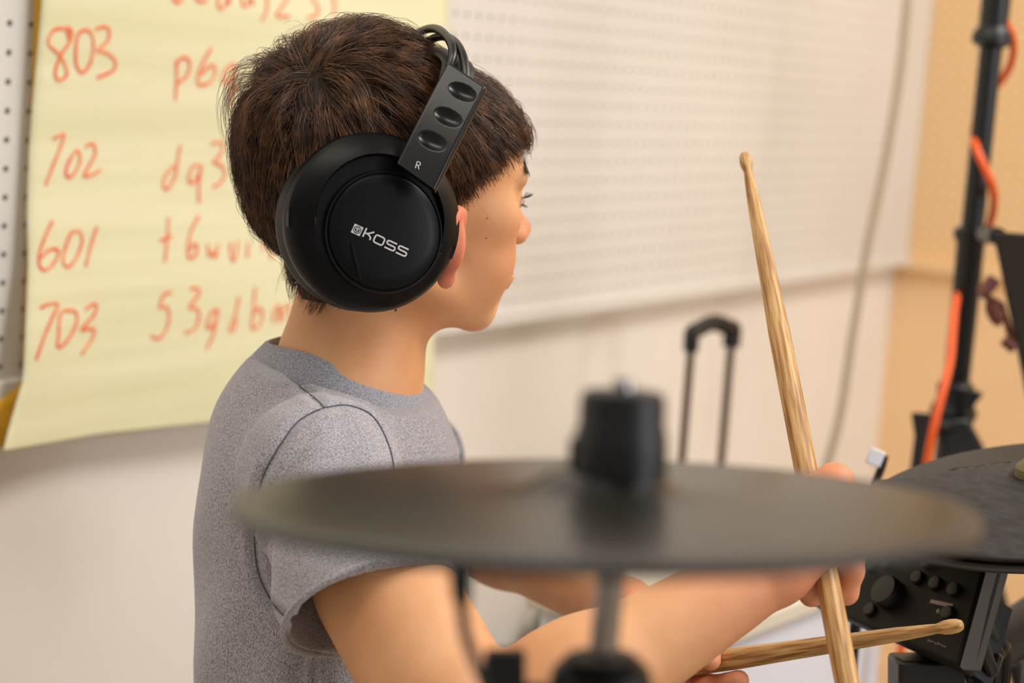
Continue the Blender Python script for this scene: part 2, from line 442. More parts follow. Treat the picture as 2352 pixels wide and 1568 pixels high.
def nets(A, lo, h):
    """naive surface nets: quads of the zero level"""
    S = A < 0
    n = np.array(A.shape)
    def sh(B, i, j, k): return B[i:n[0]-1+i, j:n[1]-1+j, k:n[2]-1+k]
    cnt = sum(sh(S, i, j, k).astype(np.int8) for i in (0, 1) for j in (0, 1) for k in (0, 1))
    act = (cnt > 0) & (cnt < 8); idx = np.argwhere(act)
    cor = [(i, j, k) for i in (0, 1) for j in (0, 1) for k in (0, 1)]
    vals = np.stack([A[idx[:, 0]+c[0], idx[:, 1]+c[1], idx[:, 2]+c[2]] for c in cor], 1).astype(float)
    acc = np.zeros((len(idx), 3)); num = np.zeros(len(idx))
    for a in range(8):
        for b2 in range(a+1, 8):
            ca, cb = np.array(cor[a]), np.array(cor[b2])
            if np.abs(ca-cb).sum() != 1: continue
            va, vb = vals[:, a], vals[:, b2]; m = (va < 0) != (vb < 0)
            t = np.where(m, va/np.where(m, va-vb, 1), 0)
            acc += np.where(m[:, None], ca+(cb-ca)*t[:, None], 0); num += m
    V = (idx+acc/num[:, None])*h+lo
    ID = np.full(act.shape, -1, np.int32); ID[act] = np.arange(len(idx))
    Fs = []
    for ax in range(3):
        o1, o2 = [(1, 2), (2, 0), (0, 1)][ax]
        sa = [slice(None)]*3; sb = [slice(None)]*3; sa[ax] = slice(0, -1); sb[ax] = slice(1, None)
        X = S[tuple(sa)] != S[tuple(sb)]
        e = np.argwhere(X); e = e[(e[:, o1] > 0) & (e[:, o2] > 0) & (e[:, o1] < n[o1]-1) & (e[:, o2] < n[o2]-1)]
        u = np.zeros(3, int); u[o1] = 1; v = np.zeros(3, int); v[o2] = 1
        q = np.stack([ID[tuple((e-u-v).T)], ID[tuple((e-v).T)], ID[tuple(e.T)], ID[tuple((e-u).T)]], 1)
        ins = S[tuple(e.T)]; q[~ins] = q[~ins][:, ::-1]
        Fs.append(q)
    return V, np.concatenate(Fs)

def mesh_np(name, V, F, mats, parent=None, mi=None, smooth=True):
    me = bpy.data.meshes.new(name); k = F.shape[1]
    me.vertices.add(len(V)); me.vertices.foreach_set('co', np.ascontiguousarray(V, np.float32).ravel())
    me.loops.add(F.size); me.loops.foreach_set('vertex_index', np.ascontiguousarray(F, np.int32).ravel())
    me.polygons.add(len(F)); me.polygons.foreach_set('loop_start', np.arange(0, F.size, k, dtype=np.int32))
    try: me.polygons.foreach_set('loop_total', np.full(len(F), k, np.int32))
    except Exception: pass
    for m in (mats if isinstance(mats, (list, tuple)) else [mats]): me.materials.append(m)
    if mi is not None: me.polygons.foreach_set('material_index', np.ascontiguousarray(mi, np.int32))
    if smooth: me.polygons.foreach_set('use_smooth', np.ones(len(F), bool))
    me.update(calc_edges=True); me.validate()
    o = bpy.data.objects.new(name, me); COL.objects.link(o)
    if parent is not None: keep_parent(o, parent)
    return o

I3 = np.eye(3)
def E_(c, r, B=I3, k=.01, op=1): return Prim('e', (np.asarray(c, float), np.asarray(r, float), np.asarray(B, float)), k, op)
def C_(a, b, ra, rb, k=.01, op=1): return Prim('c', (np.asarray(a, float), np.asarray(b, float), ra, rb), k, op)

# ------------------------------------------------------------------ the boy: skeleton placed in the room
HY, HP, HR, HS = math.radians(34), math.radians(0), math.radians(.8), .985
_fw = np.array([math.cos(HY)*math.cos(HP), math.sin(HY)*math.cos(HP), -math.sin(HP)]); _l = np.array([-math.sin(HY), math.cos(HY), 0.]); _u = np.cross(_fw, _l)
_l2 = _l*math.cos(HR)+_u*math.sin(HR); _u2 = np.cross(_fw, _l2)
HM = np.stack([_fw, _l2, _u2], 1)          # head axes: forward, left, up
HO = P(884, 481, 1.25)                      # between the ears
def hp(x, y, z): return HO + HM@(np.array([x, y, z])*HS/1000)
def hr(*r): return np.array(r)*HS/1000
def he(c, r, k=8, op=1, B=I3): return E_(hp(*c), hr(*r), HM@B, k/1000, op)
def hc(a, b, ra, rb, k=6, op=1): return C_(hp(*a), hp(*b), ra*HS/1000, rb*HS/1000, k/1000, op)

head = [
 he((-14, 0, 44), (85, 70, 72), 5), he((42, 0, 38), (57, 60, 52), 16), he((-50, 0, 14), (42, 54, 42), 16),
 he((45, 0, -8), (48, 54, 58), 18), he((40, 0, -46), (44, 45, 36), 18),
 hc((6, -44, -42), (66, -22, -70), 12, 12, 16), hc((6, 44, -42), (66, 22, -70), 12, 12, 16),
 he((78, 0, -72), (15, 19, 15), 14), he((62, -32, -30), (24, 20, 30), 16), he((62, 32, -30), (24, 20, 30), 16),
 he((62, -46, 0), (18, 12, 14), 14), he((62, 46, 0), (18, 12, 14), 14),
 he((84, 0, -46), (16, 22, 22), 12),                                   # muzzle
 he((95, -32, 13), (10, 13, 9), 8, -1), he((95, 32, 13), (10, 13, 9), 8, -1),   # sockets
 hc((94, -8, 28), (82, -42, 28), 7, 6, 9), hc((94, 8, 28), (82, 42, 28), 7, 6, 9),
 he((79, -31, 13), (12, 13, 11.5), 4), he((79, 31, 13), (12, 13, 11.5), 4),
 hc((95, 0, 20), (109, 0, -9), 5.5, 8.5, 7), he((112, 0, -12), (10, 10, 9), 4),
 he((105, -9.5, -16), (9, 6.5, 7), 4), he((105, 9.5, -16), (9, 6.5, 7), 4),
 hc((97, -18, -45.5), (104, 0, -42), 3, 5, 3), hc((97, 18, -45.5), (104, 0, -42), 3, 5, 3),
 hc((95, -17, -49), (102, 0, -52), 3, 5.4, 3), hc((95, 17, -49), (102, 0, -52), 3, 5.4, 3),
 hc((104, -16, -47.2), (106, 16, -47.2), 1.2, 1.2, 1.5, -1),
]
def earprims(sgn):
    rim = [(13, 76, -6), (8, 85, 6), (0, 92, 9), (-6, 97, 5), (-9, 98, -4), (-7, 95, -13), (-2, 89, -22), (2, 83, -29), (4, 80, -35)]
    rim = spline([(x+1, y*sgn, z) for x, y, z in rim], 3)
    out = [hc(tuple(rim[i]), tuple(rim[i+1]), 3.6, 3.6, 3) for i in range(len(rim)-1)]
    out.append(he((4, 80*sgn, -37), (6.5, 4.5, 7), 4))
    out.append(he((3, 86*sgn, -12), (7, 13, 20), 5, 1))
    return out
ear = earprims(-1)+earprims(1)

# joints (world)
NB = P(792, 905, 1.27); NT = P(842, 660, 1.265)        # neck base and top
SHR = P(745, 1105, 1.15); SHL = P(820, 1005, 1.41)
ELR = P(1088, 1722, 1.05); WRR = P(1778, 1302, 1.10)
ELL = P(1030, 1160, 1.52); WRL = P(1480, 1480, 1.36)
PEL = P(720, 1930, 1.30)                               # hips
CH = P(700, 1230, 1.265)                               # chest centre
def lerp(a, b, t): return a+(b-a)*t
TY = math.radians(-12)
TF = np.array([math.cos(TY), math.sin(TY), 0]); TL = np.array([-math.sin(TY), math.cos(TY), 0]); TU = np.array([0, 0, 1.])
TB = np.stack([TF, TL, TU], 1)
neck = [C_(NT, lerp(NT, NB, .72), .047, .0485, .02), C_(lerp(NT, NB, .7), P(785, 985, 1.27), .047, .042, .01),
        C_(NB-TL*.02-TU*.045, SHR+TU*.004, .028, .032, .01), C_(NB+TL*.02-TU*.045, SHL+TU*.004, .028, .032, .01)]
arms = [C_(SHR, ELR, .034, .036, .02), C_(SHR+(ELR-SHR)*.42, SHR+(ELR-SHR)*.78, .039, .038, .02),
        C_(ELR, lerp(ELR, WRR, .35), .036, .036, .008), C_(lerp(ELR, WRR, .3), WRR, .036, .0215, .02),
        C_(SHL, ELL, .034, .034, .02), C_(ELL, lerp(ELL, WRL, .35), .034, .035, .018), C_(lerp(ELL, WRL, .3), WRL, .035, .023, .02)]

def finger(pts, r0, r1, k=.003):
    r = np.linspace(r0, r1, len(pts)); return [C_(pts[i], pts[i+1], r[i], r[i+1], k if i else .007) for i in range(len(pts)-1)]

# drumstick axes
S1T = P(1710, 352, 1.31); S1M = P(1858, 1060, 1.165); S1B = P(1960, 1640, 1.05)
s1d = nrm(S1B-S1T)
S1B = S1T + s1d*.435
def onstick(y):
    """point of the raised stick near image row y"""
    best = min(np.linspace(0, .43, 400), key=lambda t: abs(_row(S1T+s1d*t)-y)); return S1T+s1d*best
def _row(Q):
    q = Q-CAM; return 784-FPX*(q@CU)/(q@CF)
# right hand: fist round the raised stick. fingers leave the knuckles, pass behind the stick and come back
hand_r = []
WC = CF      # away from the camera
ra = nrm(CR - s1d*(CR@s1d))                      # across the stick to the right
rb = nrm(np.cross(s1d, ra)); rb = rb if rb@CF > 0 else -rb   # behind the stick
knx = []
for i, y in enumerate((1322, 1278, 1234, 1194)):     # little finger first
    c = onstick(y); sc = (.84, .95, 1.0, .95)[i]; g = .0078
    kn = c + ra*.016*sc - s1d*.022 - rb*.010          # knuckle
    p1 = c + ra*.0200*sc - s1d*.004 + rb*.004
    p2 = c + ra*.014 + s1d*.004 + rb*.0165
    p3 = c - ra*.008 + s1d*.004 + rb*.0165
    p4 = c - ra*.0145 + s1d*.003 + rb*.006
    knx.append(kn)
    hand_r += finger([kn, p1, p2, p3, p4], .0096*sc, .0072*sc)
palm_c = lerp(WRR, onstick(1210), .62)-rb*.006
hand_r += [C_(WRR, lerp(WRR, knx[0], .75), .018, .0135, .01), C_(WRR, lerp(WRR, knx[1], .85), .0185, .014, .01),
           C_(WRR, lerp(WRR, knx[2], .88), .0185, .014, .01), C_(WRR, lerp(WRR, knx[3], .88), .018, .013, .01)]
th0 = lerp(WRR, onstick(1180), .45)-ra*.002; tc = onstick(1150)
hand_r += finger([th0, lerp(th0, tc, .55)-rb*.014, tc-rb*.013-ra*.004, onstick(1132)-rb*.0125+ra*.004], .0125, .007)
ic = onstick(1142)
hand_r += finger([knx[3], ic+ra*.020+rb*.002, onstick(1102)+ra*.015+rb*.004, onstick(1106)+ra*.005+rb*.012], .0085, .0062)

# left hand and its stick
S2A = P(1500, 1540, 1.265); S2B = P(2128, 1447, 1.14); s2d = nrm(S2B-S2A)
S2T = S2B; S2E = S2B - s2d*.41
hand_l = []
la = nrm(CU - s2d*(CU@s2d)); lb_ = nrm(np.cross(s2d, la)); lb_ = lb_ if lb_@CF > 0 else -lb_
HLc = P(1548, 1530, 1.275)
WRL = P(1432, 1405, 1.345)
arms[-1] = C_(lerp(ELL, WRL, .3), WRL, .035, .022, .02); arms[-2] = C_(ELL, lerp(ELL, WRL, .35), .034, .035, .018)
for i in range(4):
    c = S2A + s2d*(np.dot(HLc-S2A, s2d)+.032-i*.017); sc = (.95, 1.0, .95, .84)[i]
    kn = c + la*.012 + lb_*.020 - s2d*.01; p1 = c+la*.0145-lb_*.002; p2 = c+la*.004-lb_*.0165; p3 = c-la*.012-lb_*.012; p4 = c-la*.015+lb_*.003
    hand_l += finger([kn, p1, p2, p3, p4] if i else [kn, c+la*.0155+lb_*.004+s2d*.008, c+la*.0165-lb_*.004+s2d*.016, c+la*.002-lb_*.0155+s2d*.02], .0094*sc, .0072*sc)
    hand_l.append(C_(WRL, lerp(WRL, kn, .9), .020, .013, .012))
tp = S2A + s2d*(np.dot(HLc-S2A, s2d)+.036)
hand_l += finger([lerp(WRL, tp, .45)-la*.012+lb_*.01, lerp(WRL, tp, .8)-la*.022+lb_*.006, tp-la*.0175+s2d*.004, tp-la*.0145+s2d*.026-lb_*.002], .012, .0072)

CI = P(765, 1240, 1.28)
torso_in = [E_(CI, (.062, .10, .14), TB, .03), C_(CI, P(775, 1800, 1.3), .065, .08, .04)]
bodyp = head+ear+neck+arms+hand_r+hand_l+torso_in

# materials
m_skin = mat('skin', (226, 166, 118), .5, spec=.35)
noise_col(m_skin, lin((213, 151, 103)), lin((228, 172, 126)), 22, 5, lo=.3, hi=.7, bump=.12, bscale=420, bdist=.0006)
bs = m_skin.node_tree.nodes['Principled BSDF']; bs.inputs['Subsurface Weight'].default_value = .15; bs.inputs['Subsurface Radius'].default_value = (1, .35, .15); bs.inputs['Subsurface Scale'].default_value = .007
m_ear = mat('ear_skin', (228, 132, 98), .5, spec=.3); bs = m_ear.node_tree.nodes['Principled BSDF']; bs.inputs['Subsurface Weight'].default_value = .5; bs.inputs['Subsurface Radius'].default_value = (1, .25, .12); bs.inputs['Subsurface Scale'].default_value = .008
m_lip = mat('lips', (190, 96, 78), .4)
m_scalp = mat('scalp_under_hair', (34, 22, 15), .8)
m_hand = mat('hand_skin', (226, 150, 114), .5, spec=.35); bs = m_hand.node_tree.nodes['Principled BSDF']; bs.inputs['Subsurface Weight'].default_value = .25; bs.inputs['Subsurface Radius'].default_value = (1, .35, .15); bs.inputs['Subsurface Scale'].default_value = .006

# hairline as a height over azimuth, in head millimetres
HA = np.radians([0, 20, 38, 52, 64, 76, 88, 100, 112, 125, 140, 160, 180]); HZ = np.array([64, 62, 52, 40, 22, 2, 4, 16, -4, -32, -54, -62, -64])
def to_head(Q): return (Q-HO)@HM*1000/HS
def haired(q, grow=0):
    az = np.abs(np.arctan2(q[:, 1], q[:, 0]+8)); return q[:, 2]+grow > np.interp(az, HA, HZ)

person = empty("person", (0, 0, 0), 'boy in a grey t-shirt seated at the drums, seen from behind, holding two drumsticks', 'person')
h = .0021
lo = np.array([-.235, .86, .62]); hi = np.array([.275, 1.66, 1.36])
_keys = np.array([HO, NB, WRR, WRL, ELL, ELR, SHR, SHL]); 
A, lo = field(bodyp, _keys.min(0)-np.array([.14, .13, .12]), _keys.max(0)+np.array([.12, .15, .17]), h)
V, Fq = nets(A, lo, h); del A
c = V[Fq].mean(1); q = to_head(c)
mi = np.zeros(len(Fq), int)
mi[(np.abs(q[:, 1]) > 74.5) & (q[:, 2] < 36) & (q[:, 2] > -42) & (np.abs(q[:, 0]) < 34)] = 1
lipm = (q[:, 0] > 93.5) & (np.abs(q[:, 1]) < 19) & (q[:, 2] < -39.5+.0*q[:, 0]) & (q[:, 2] > -56) & (np.linalg.norm(q-np.array([96, 0, -47]), axis=1) < 22)
mi[lipm] = 2
mi[haired(q) & (np.linalg.norm(q, axis=1) < 150) & (mi != 1)] = 3
mi[(mi == 0) & haired(q, -4) & haired(q) & (np.linalg.norm(q, axis=1) < 150) & (np.abs(q[:, 1]) < 74)] = 3
mi[mi == 1] = 0
body = mesh_np('body', V, Fq, [m_skin, m_ear, m_lip, m_scalp, m_hand], person, mi)
qv = to_head(V); fl_ = np.zeros(len(V))
def bump_(d, r0_, r1_): return np.clip((r1_-d)/(r1_-r0_), 0, 1)
fl_ = np.maximum(fl_, .55*bump_(np.linalg.norm(V-onstick(1220), axis=1), .055, .13))
fl_ = np.maximum(fl_, .8*bump_(np.linalg.norm(V-HLc, axis=1), .045, .11))
fl_ = np.maximum(fl_, np.clip((np.abs(qv[:, 1])-76)/8, 0, 1)*(np.linalg.norm(qv, axis=1) < 120)*1.0)
fl_ = np.maximum(fl_, .55*bump_(np.linalg.norm(qv-np.array([112, 0, -12]), axis=1), 6, 26))
fl_ = np.maximum(fl_, .28*bump_(np.linalg.norm(qv-np.array([78, -45, -20]), axis=1), 8, 34))
at = body.data.attributes.new('flush', 'FLOAT', 'POINT'); at.data.foreach_set('value', fl_.astype(np.float32))
nt = m_skin.node_tree; N = nt.nodes; L = nt.links; bs = N['Principled BSDF']
lk = bs.inputs['Base Color'].links[0]; src = lk.from_socket
an = N.new('ShaderNodeAttribute'); an.attribute_name = 'flush'
mx = N.new('ShaderNodeMix'); mx.data_type = 'RGBA'; L.new(an.outputs['Fac'], mx.inputs[0]); L.new(src, mx.inputs[6]); mx.inputs[7].default_value = (*lin((222, 134, 104)), 1)
L.new(mx.outputs[2], bs.inputs['Base Color'])
print('body', len(V))

# ------------------------------------------------------------------ shirt
from mathutils.bvhtree import BVHTree
def bvh(o):
    me = o.data; return BVHTree.FromPolygons([v.co[:] for v in me.vertices], [p.vertices[:] for p in me.polygons])
def cast(tree, x, y, lift=0):
    """where the photo's line of sight through (x, y) meets a surface"""
    d = nrm(CF+CR*(x-1176)/FPX-CU*(y-784)/FPX)
    hit, n, _, _ = tree.ray_cast(Vector(CAM), Vector(d))
    if hit is None: return None, None
    n = np.array(n); n = n if n@d < 0 else -n
    return np.array(hit)+n*lift, n

HEM = P(852, 1398, 1.10); HAX = nrm(HEM-SHR); HEML = lerp(SHL, ELL, .52); HAXL = nrm(HEML-SHL)
def halfspace(c, ax, rad):
    def f(X, Y, Z):
        pl = -((X-c[0])*ax[0]+(Y-c[1])*ax[1]+(Z-c[2])*ax[2])
        sp = np.sqrt((X-c[0])**2+(Y-c[1])**2+(Z-c[2])**2)-rad
        return np.maximum(pl, sp)
    return f
COLC = P(788, 846, 1.27)
COLN = nrm(np.array([.20*math.cos(TY), .20*math.sin(TY), 1.]))
collar_cut = Prim('f', halfspace(COLC-COLN*.004, COLN, .085), .003, -1)
shirtp = [
 C_(SHR-HAX*.01, HEM+HAX*.03, .047, .0565, .02), Prim('f', halfspace(HEM, HAX, .11), .002, -1), C_(HEM-HAX*.06, HEM+HAX*.06, .044, .0535, .002, -1),
 C_(SHL, HEML+HAXL*.03, .049, .054, .02), Prim('f', halfspace(HEML, HAXL, .11), .002, -1), C_(HEML-HAXL*.05, HEML+HAXL*.05, .044, .0515, .002, -1),
 C_(SHR, P(800, 1030, 1.215), .045, .034, .02), C_(SHL-TL*.01, P(810, 975, 1.31), .042, .038, .02),
 E_(P(762, 1105, 1.275), (.082, .112, .10), TB, .02),
 E_(P(693, 990, 1.27), (.049, .085, .046), TB, .03),
 C_(P(772, 915, 1.27), P(783, 870, 1.27), .056, .049, .018),
 E_(P(758, 1270, 1.285), (.084, .122, .17), TB, .02), E_(P(762, 1560, 1.29), (.086, .128, .24), TB, .02),
 E_(P(795, 1800, 1.30), (.105, .14, .16), TB, .02),
 collar_cut]
hs = .0022
A, lo = field(shirtp, P(735, 1075, 1.27)-np.array([.21, .25, .42]), P(735, 1075, 1.27)+np.array([.25, .34, .13]), hs)
V, Fq = nets(A, lo, hs); del A

m_shirt = mat('heather_grey_jersey', (120, 118, 122), .92, spec=.15)
nt = m_shirt.node_tree; N = nt.nodes; L = nt.links; bs = N['Principled BSDF']
tc = N.new('ShaderNodeTexCoord'); mp = N.new('ShaderNodeMapping'); mp.inputs['Scale'].default_value = (1, 1, .45)
L.new(tc.outputs['Object'], mp.inputs['Vector'])
n1 = N.new('ShaderNodeTexNoise'); n1.inputs['Scale'].default_value = 1600; n1.inputs['Detail'].default_value = 4; L.new(mp.outputs[0], n1.inputs['Vector'])
cr = N.new('ShaderNodeValToRGB'); cr.color_ramp.elements[0].position = .33; cr.color_ramp.elements[1].position = .62
cr.color_ramp.elements[0].color = (*lin((106, 103, 107)), 1); cr.color_ramp.elements[1].color = (*lin((188, 184, 190)), 1)
L.new(n1.outputs['Fac'], cr.inputs['Fac']); L.new(cr.outputs['Color'], bs.inputs['Base Color'])
bp = N.new('ShaderNodeBump'); bp.inputs['Strength'].default_value = .3; bp.inputs['Distance'].default_value = .0006
L.new(n1.outputs['Fac'], bp.inputs['Height']); L.new(bp.outputs['Normal'], bs.inputs['Normal'])
bs.inputs['Sheen Weight'].default_value = .25
m_rib = mat('ribbed_collar_jersey', (112, 112, 118), .95, spec=.1)
noise_col(m_rib, lin((108, 107, 114)), lin((180, 179, 186)), 1600, 3, lo=.35, hi=.62)
m_thread = mat('dark_seam_thread', (92, 92, 102), .9)

shirt = mesh_np('t_shirt', V, Fq, m_shirt, person)
me = shirt.data
Vn = np.zeros(len(V)*3, np.float32); me.vertices.foreach_get('normal', Vn); Vn = Vn.reshape(-1, 3).astype(float)
# soft folds
q = V-SHR
ph = (V@TF)*38+(V@TU)*26
fold = .0019*np.sin(ph+3*np.sin(V[:, 2]*17)) + .0012*np.sin((V@TU)*60-(V@TF)*35+V[:, 1]*22)
slv = np.clip(1-np.abs((q@HAX)-.05)/.09, 0, 1)
fold += slv*.0020*np.sin(np.arctan2(q@TF, -(q@TL))*7+(q@HAX)*30)
V2 = V+Vn*fold[:, None]*1.0
me.vertices.foreach_set('co', V2.astype(np.float32).ravel()); me.update()
tree = bvh(shirt)
seams = [[(745,936),(715,948),(680,972),(648,1015),(620,1060),(600,1105),(588,1170),(584,1240),(592,1310),(612,1360),(640,1402),(668,1425)],
         [(745,936),(790,930),(832,940),(862,962),(884,1000),(900,1045),(908,1100)],
         [(664,852),(680,878),(705,900),(728,918),(745,936)]]
sp = []
for sgm in seams:
    w3 = [cast(tree, x, y)[0] for x, y in spline(sgm, 8)]; w3 = [p for p in w3 if p is not None]; sp.append(w3)
allp = np.array([p for s_ in sp for p in s_])
d = np.full(len(V2), 1.0)
near = np.where((V2 > allp.min(0)-.02).all(1) & (V2 < allp.max(0)+.02).all(1))[0]
for i in range(0, len(near), 20000):
    k = near[i:i+20000]; d[k] = np.sqrt(((V2[k][:, None]-allp[None])**2).sum(-1)).min(1)
V2 -= Vn*(.0022*np.exp(-(d/.0028)**2)-.0013*np.exp(-((d-.0075)/.004)**2))[:, None]
me.vertices.foreach_set('co', V2.astype(np.float32).ravel()); me.update()
tree = bvh(shirt)
for sgm in seams:
    w3 = [cast(tree, x, y, .0001)[0] for x, y in spline(sgm, 8)]; w3 = [p for p in w3 if p is not None]
    b = MB(); b.tube(w3, .0005, 6); o = b.build('seam', m_thread); sub(o, shirt)
# hems of the sleeves: a rolled double edge
for c, ax, rr in ((HEM, HAX, .0543), (HEML, HAXL, .0528)):
    u = nrm(np.cross(ax, [0, 0, 1])); v = np.cross(ax, u); b = MB()
    ring = [c-ax*.0015+rr*(math.cos(t)*u+math.sin(t)*v) for t in np.linspace(0, 2*math.pi, 64, endpoint=False)]
    b.tube(ring, .0021, 8, closed=True); o = b.build('sleeve_hem', m_shirt); sub(o, shirt)
# collar: ribbed band
b = MB(); K = 96; vs = []; fc = []
prof = [(.0500, -.010), (.0512, -.0005), (.0524, .0012), (.0542, .0004), (.0575, -.0040), (.0620, -.0100), (.0655, -.0155), (.0675, -.0225)]
for i in range(K):
    t = 2*math.pi*i/K; ct, st = math.cos(t), math.sin(t)
    for r_, hh in prof:
        z = -.205*r_*ct*1.0 + .011*st*st - .004*(1-st*st)*(ct > 0)
        vs.append(COLC + TF*(r_*ct*(1.0+.03*(ct > 0))) + TL*(r_*st*1.02) + TU*(z+hh*(1.0+.25*(ct > 0)*ct*ct)+.0025))
m_ = len(prof)
for i in range(K):
    j = (i+1) % K
    for k in range(m_-1): fc.append((i*m_+k, j*m_+k, j*m_+k+1, i*m_+k+1))
b.add(vs, fc); o = b.build('collar', m_rib); sub(o, shirt)
md = o.modifiers.new('t', 'SOLIDIFY'); md.thickness = .0012

# ------------------------------------------------------------------ hair
def head_eval(q): return evalp(head_np, q)
class _Loc: pass
head_np = [p for p in head]+neck[:1]
def head_sdf_local(q):
    """distance to the skull in millimetres at head coordinates q"""
    Qw = HO+(q*HS/1000)@HM.T
    return evalp(head_np, Qw)*1000/HS
def skull_r(dirs, c0=np.array([0, 0, 36.])):
    lo_, hi_ = np.full(len(dirs), 40.), np.full(len(dirs), 150.)
    for _ in range(16):
        mid = (lo_+hi_)/2; ins = head_sdf_local(c0+dirs*mid[:, None]) < 0
        lo_ = np.where(ins, mid, lo_); hi_ = np.where(ins, hi_, mid)
    return c0+dirs*((lo_+hi_)/2)[:, None]
def skull_n(q):
    e = .8; g = np.stack([head_sdf_local(q+np.eye(3)[k]*e)-head_sdf_local(q-np.eye(3)[k]*e) for k in range(3)], 1)
    return g/np.maximum(np.linalg.norm(g, axis=1, keepdims=True), 1e-6)
WH = np.array([-80., -22., 88.])          # whorl
def sample_roots(n):
    d = rng.normal(size=(n*3, 3)); d /= np.linalg.norm(d, axis=1, keepdims=True)
    q = skull_r(d); ok = haired(q) & (q[:, 2] > -80)
    q = q[ok]; return q[:n]
def vol(q):
    """how deep the hair lies over the skull, mm"""
    z, x = q[:, 2], q[:, 0]
    top = np.clip((z-30)/70, 0, 1); nape = np.clip((-z-5)/45, 0, 1)
    b_ = np.clip(-x/80, 0, 1)*np.clip((z+30)/50, 0, 1)
    return np.maximum(3.5, 8+8*top*np.clip((22-x)/30, 0, 1)+4.5*b_*(1-.3*top)+4*nape*np.clip((-q[:, 0]-30)/30, 0, 1)*np.clip((z+62)/16, 0, 1)+3*np.clip((x-58)/20, 0, 1)*top-7*np.exp(-((x-28)/24)**2)*top)
def grow(roots, nseg, jit):
    n = len(roots); q = roots.copy(); out = [q.copy()]
    hv = vol(roots); lay = rng.uniform(.25, 1, n)**.8
    z0 = roots[:, 2]; front = np.clip((roots[:, 0]-20)/50, 0, 1); nape = np.clip((-z0+5)/50, 0, 1)
    Lg = (44+24*np.clip((z0-20)/80, 0, 1)-18*nape-np.maximum(0, 30*front))*rng.uniform(.75, 1.15, n)
    st = Lg/nseg
    d0 = rng.normal(size=(n, 3))*jit
    prev = None
    for i in range(1, nseg+1):
        t = i/nseg; nn = skull_n(q)
        fl = q-WH; fl /= np.maximum(np.linalg.norm(fl, axis=1, keepdims=True), 12)
        up = np.clip((q[:, 2:3]-30)/80, 0, 1)
        down = np.array([0.12, 0, -1.])
        g = .35+1.0*(1-up)
        # hair in front of the crown is swept forward, and off to the right side of the brow
        fw = np.array([.9, -.35, -.15])*np.clip((q[:, 0:1]+60)/80, 0, 1)*up
        dr = fl+down*g+fw+d0*(.5+.6*t)
        side = np.clip(np.abs(q[:, 1:2])/70, 0, 1)*np.clip((q[:, 0:1]-0)/40, 0, 1)*(1-up)
        dr += np.array([.35, 0, -.25])*side
        dr -= nn*(dr*nn).sum(1, keepdims=True); dr /= np.maximum(np.linalg.norm(dr, axis=1, keepdims=True), 1e-6)
        if prev is not None: dr = nrm_rows(dr*.6+prev*.4)
        prev = dr; q = q+dr*st[:, None]
        target = vol(q)*lay*min(1, t*2.6)**.7*(1-.18*t)
        sd = head_sdf_local(q); nn = skull_n(q); q = q+nn*(target-sd)[:, None]
        out.append(q.copy())
    return np.stack(out, 1)
def nrm_rows(a): return a/np.maximum(np.linalg.norm(a, axis=1, keepdims=True), 1e-6)
NSEG = 9
guides = grow(sample_roots(1500), NSEG, .34)
CH_ = 24
ng = len(guides)
base = np.repeat(guides, CH_, 0)
t = np.linspace(0, 1, NSEG+1)[None, :, None]
offs = rng.normal(size=(len(base), 1, 3))*3.2
hs_s = offs*(1-.8*t**1.1) + rng.normal(size=(len(base), 1, 3))*.9*t**2 + .35*rng.normal(size=base.shape)*t
cut = rng.uniform(.72, 1, (len(base), 1, 1))
S = base+hs_s
# strands shortened at random so that lock ends are ragged
tt = np.linspace(0, 1, NSEG+1)
S = np.stack([np.stack([np.array([0.])]*1)]*0) if False else S
idx = tt[None, :]*cut[:, :, 0]*NSEG; i0 = np.minimum(idx.astype(int), NSEG-1); fr = (idx-i0)[..., None]
ar = np.arange(len(S))[:, None]
S = S[ar, i0]*(1-fr)+S[ar, i0+1]*fr
lim = rng.uniform(1, 19, (len(S), 1))*np.where(S[:, :1, 0] < -20, .55, 1)
az_ = np.abs(np.arctan2(S[..., 1], S[..., 0]+8)); bad = S[..., 2]+lim < np.interp(az_, HA, HZ)
stop = np.where(bad.any(1), bad.argmax(1), NSEG+1); jj = np.minimum(np.arange(NSEG+1)[None], np.maximum(stop-1, 0)[:, None]); S = S[ar, jj]+rng.normal(size=S.shape)*.02
r0 = np.full((len(S), 1), .22)*np.linspace(1, .25, NSEG+1)[None]
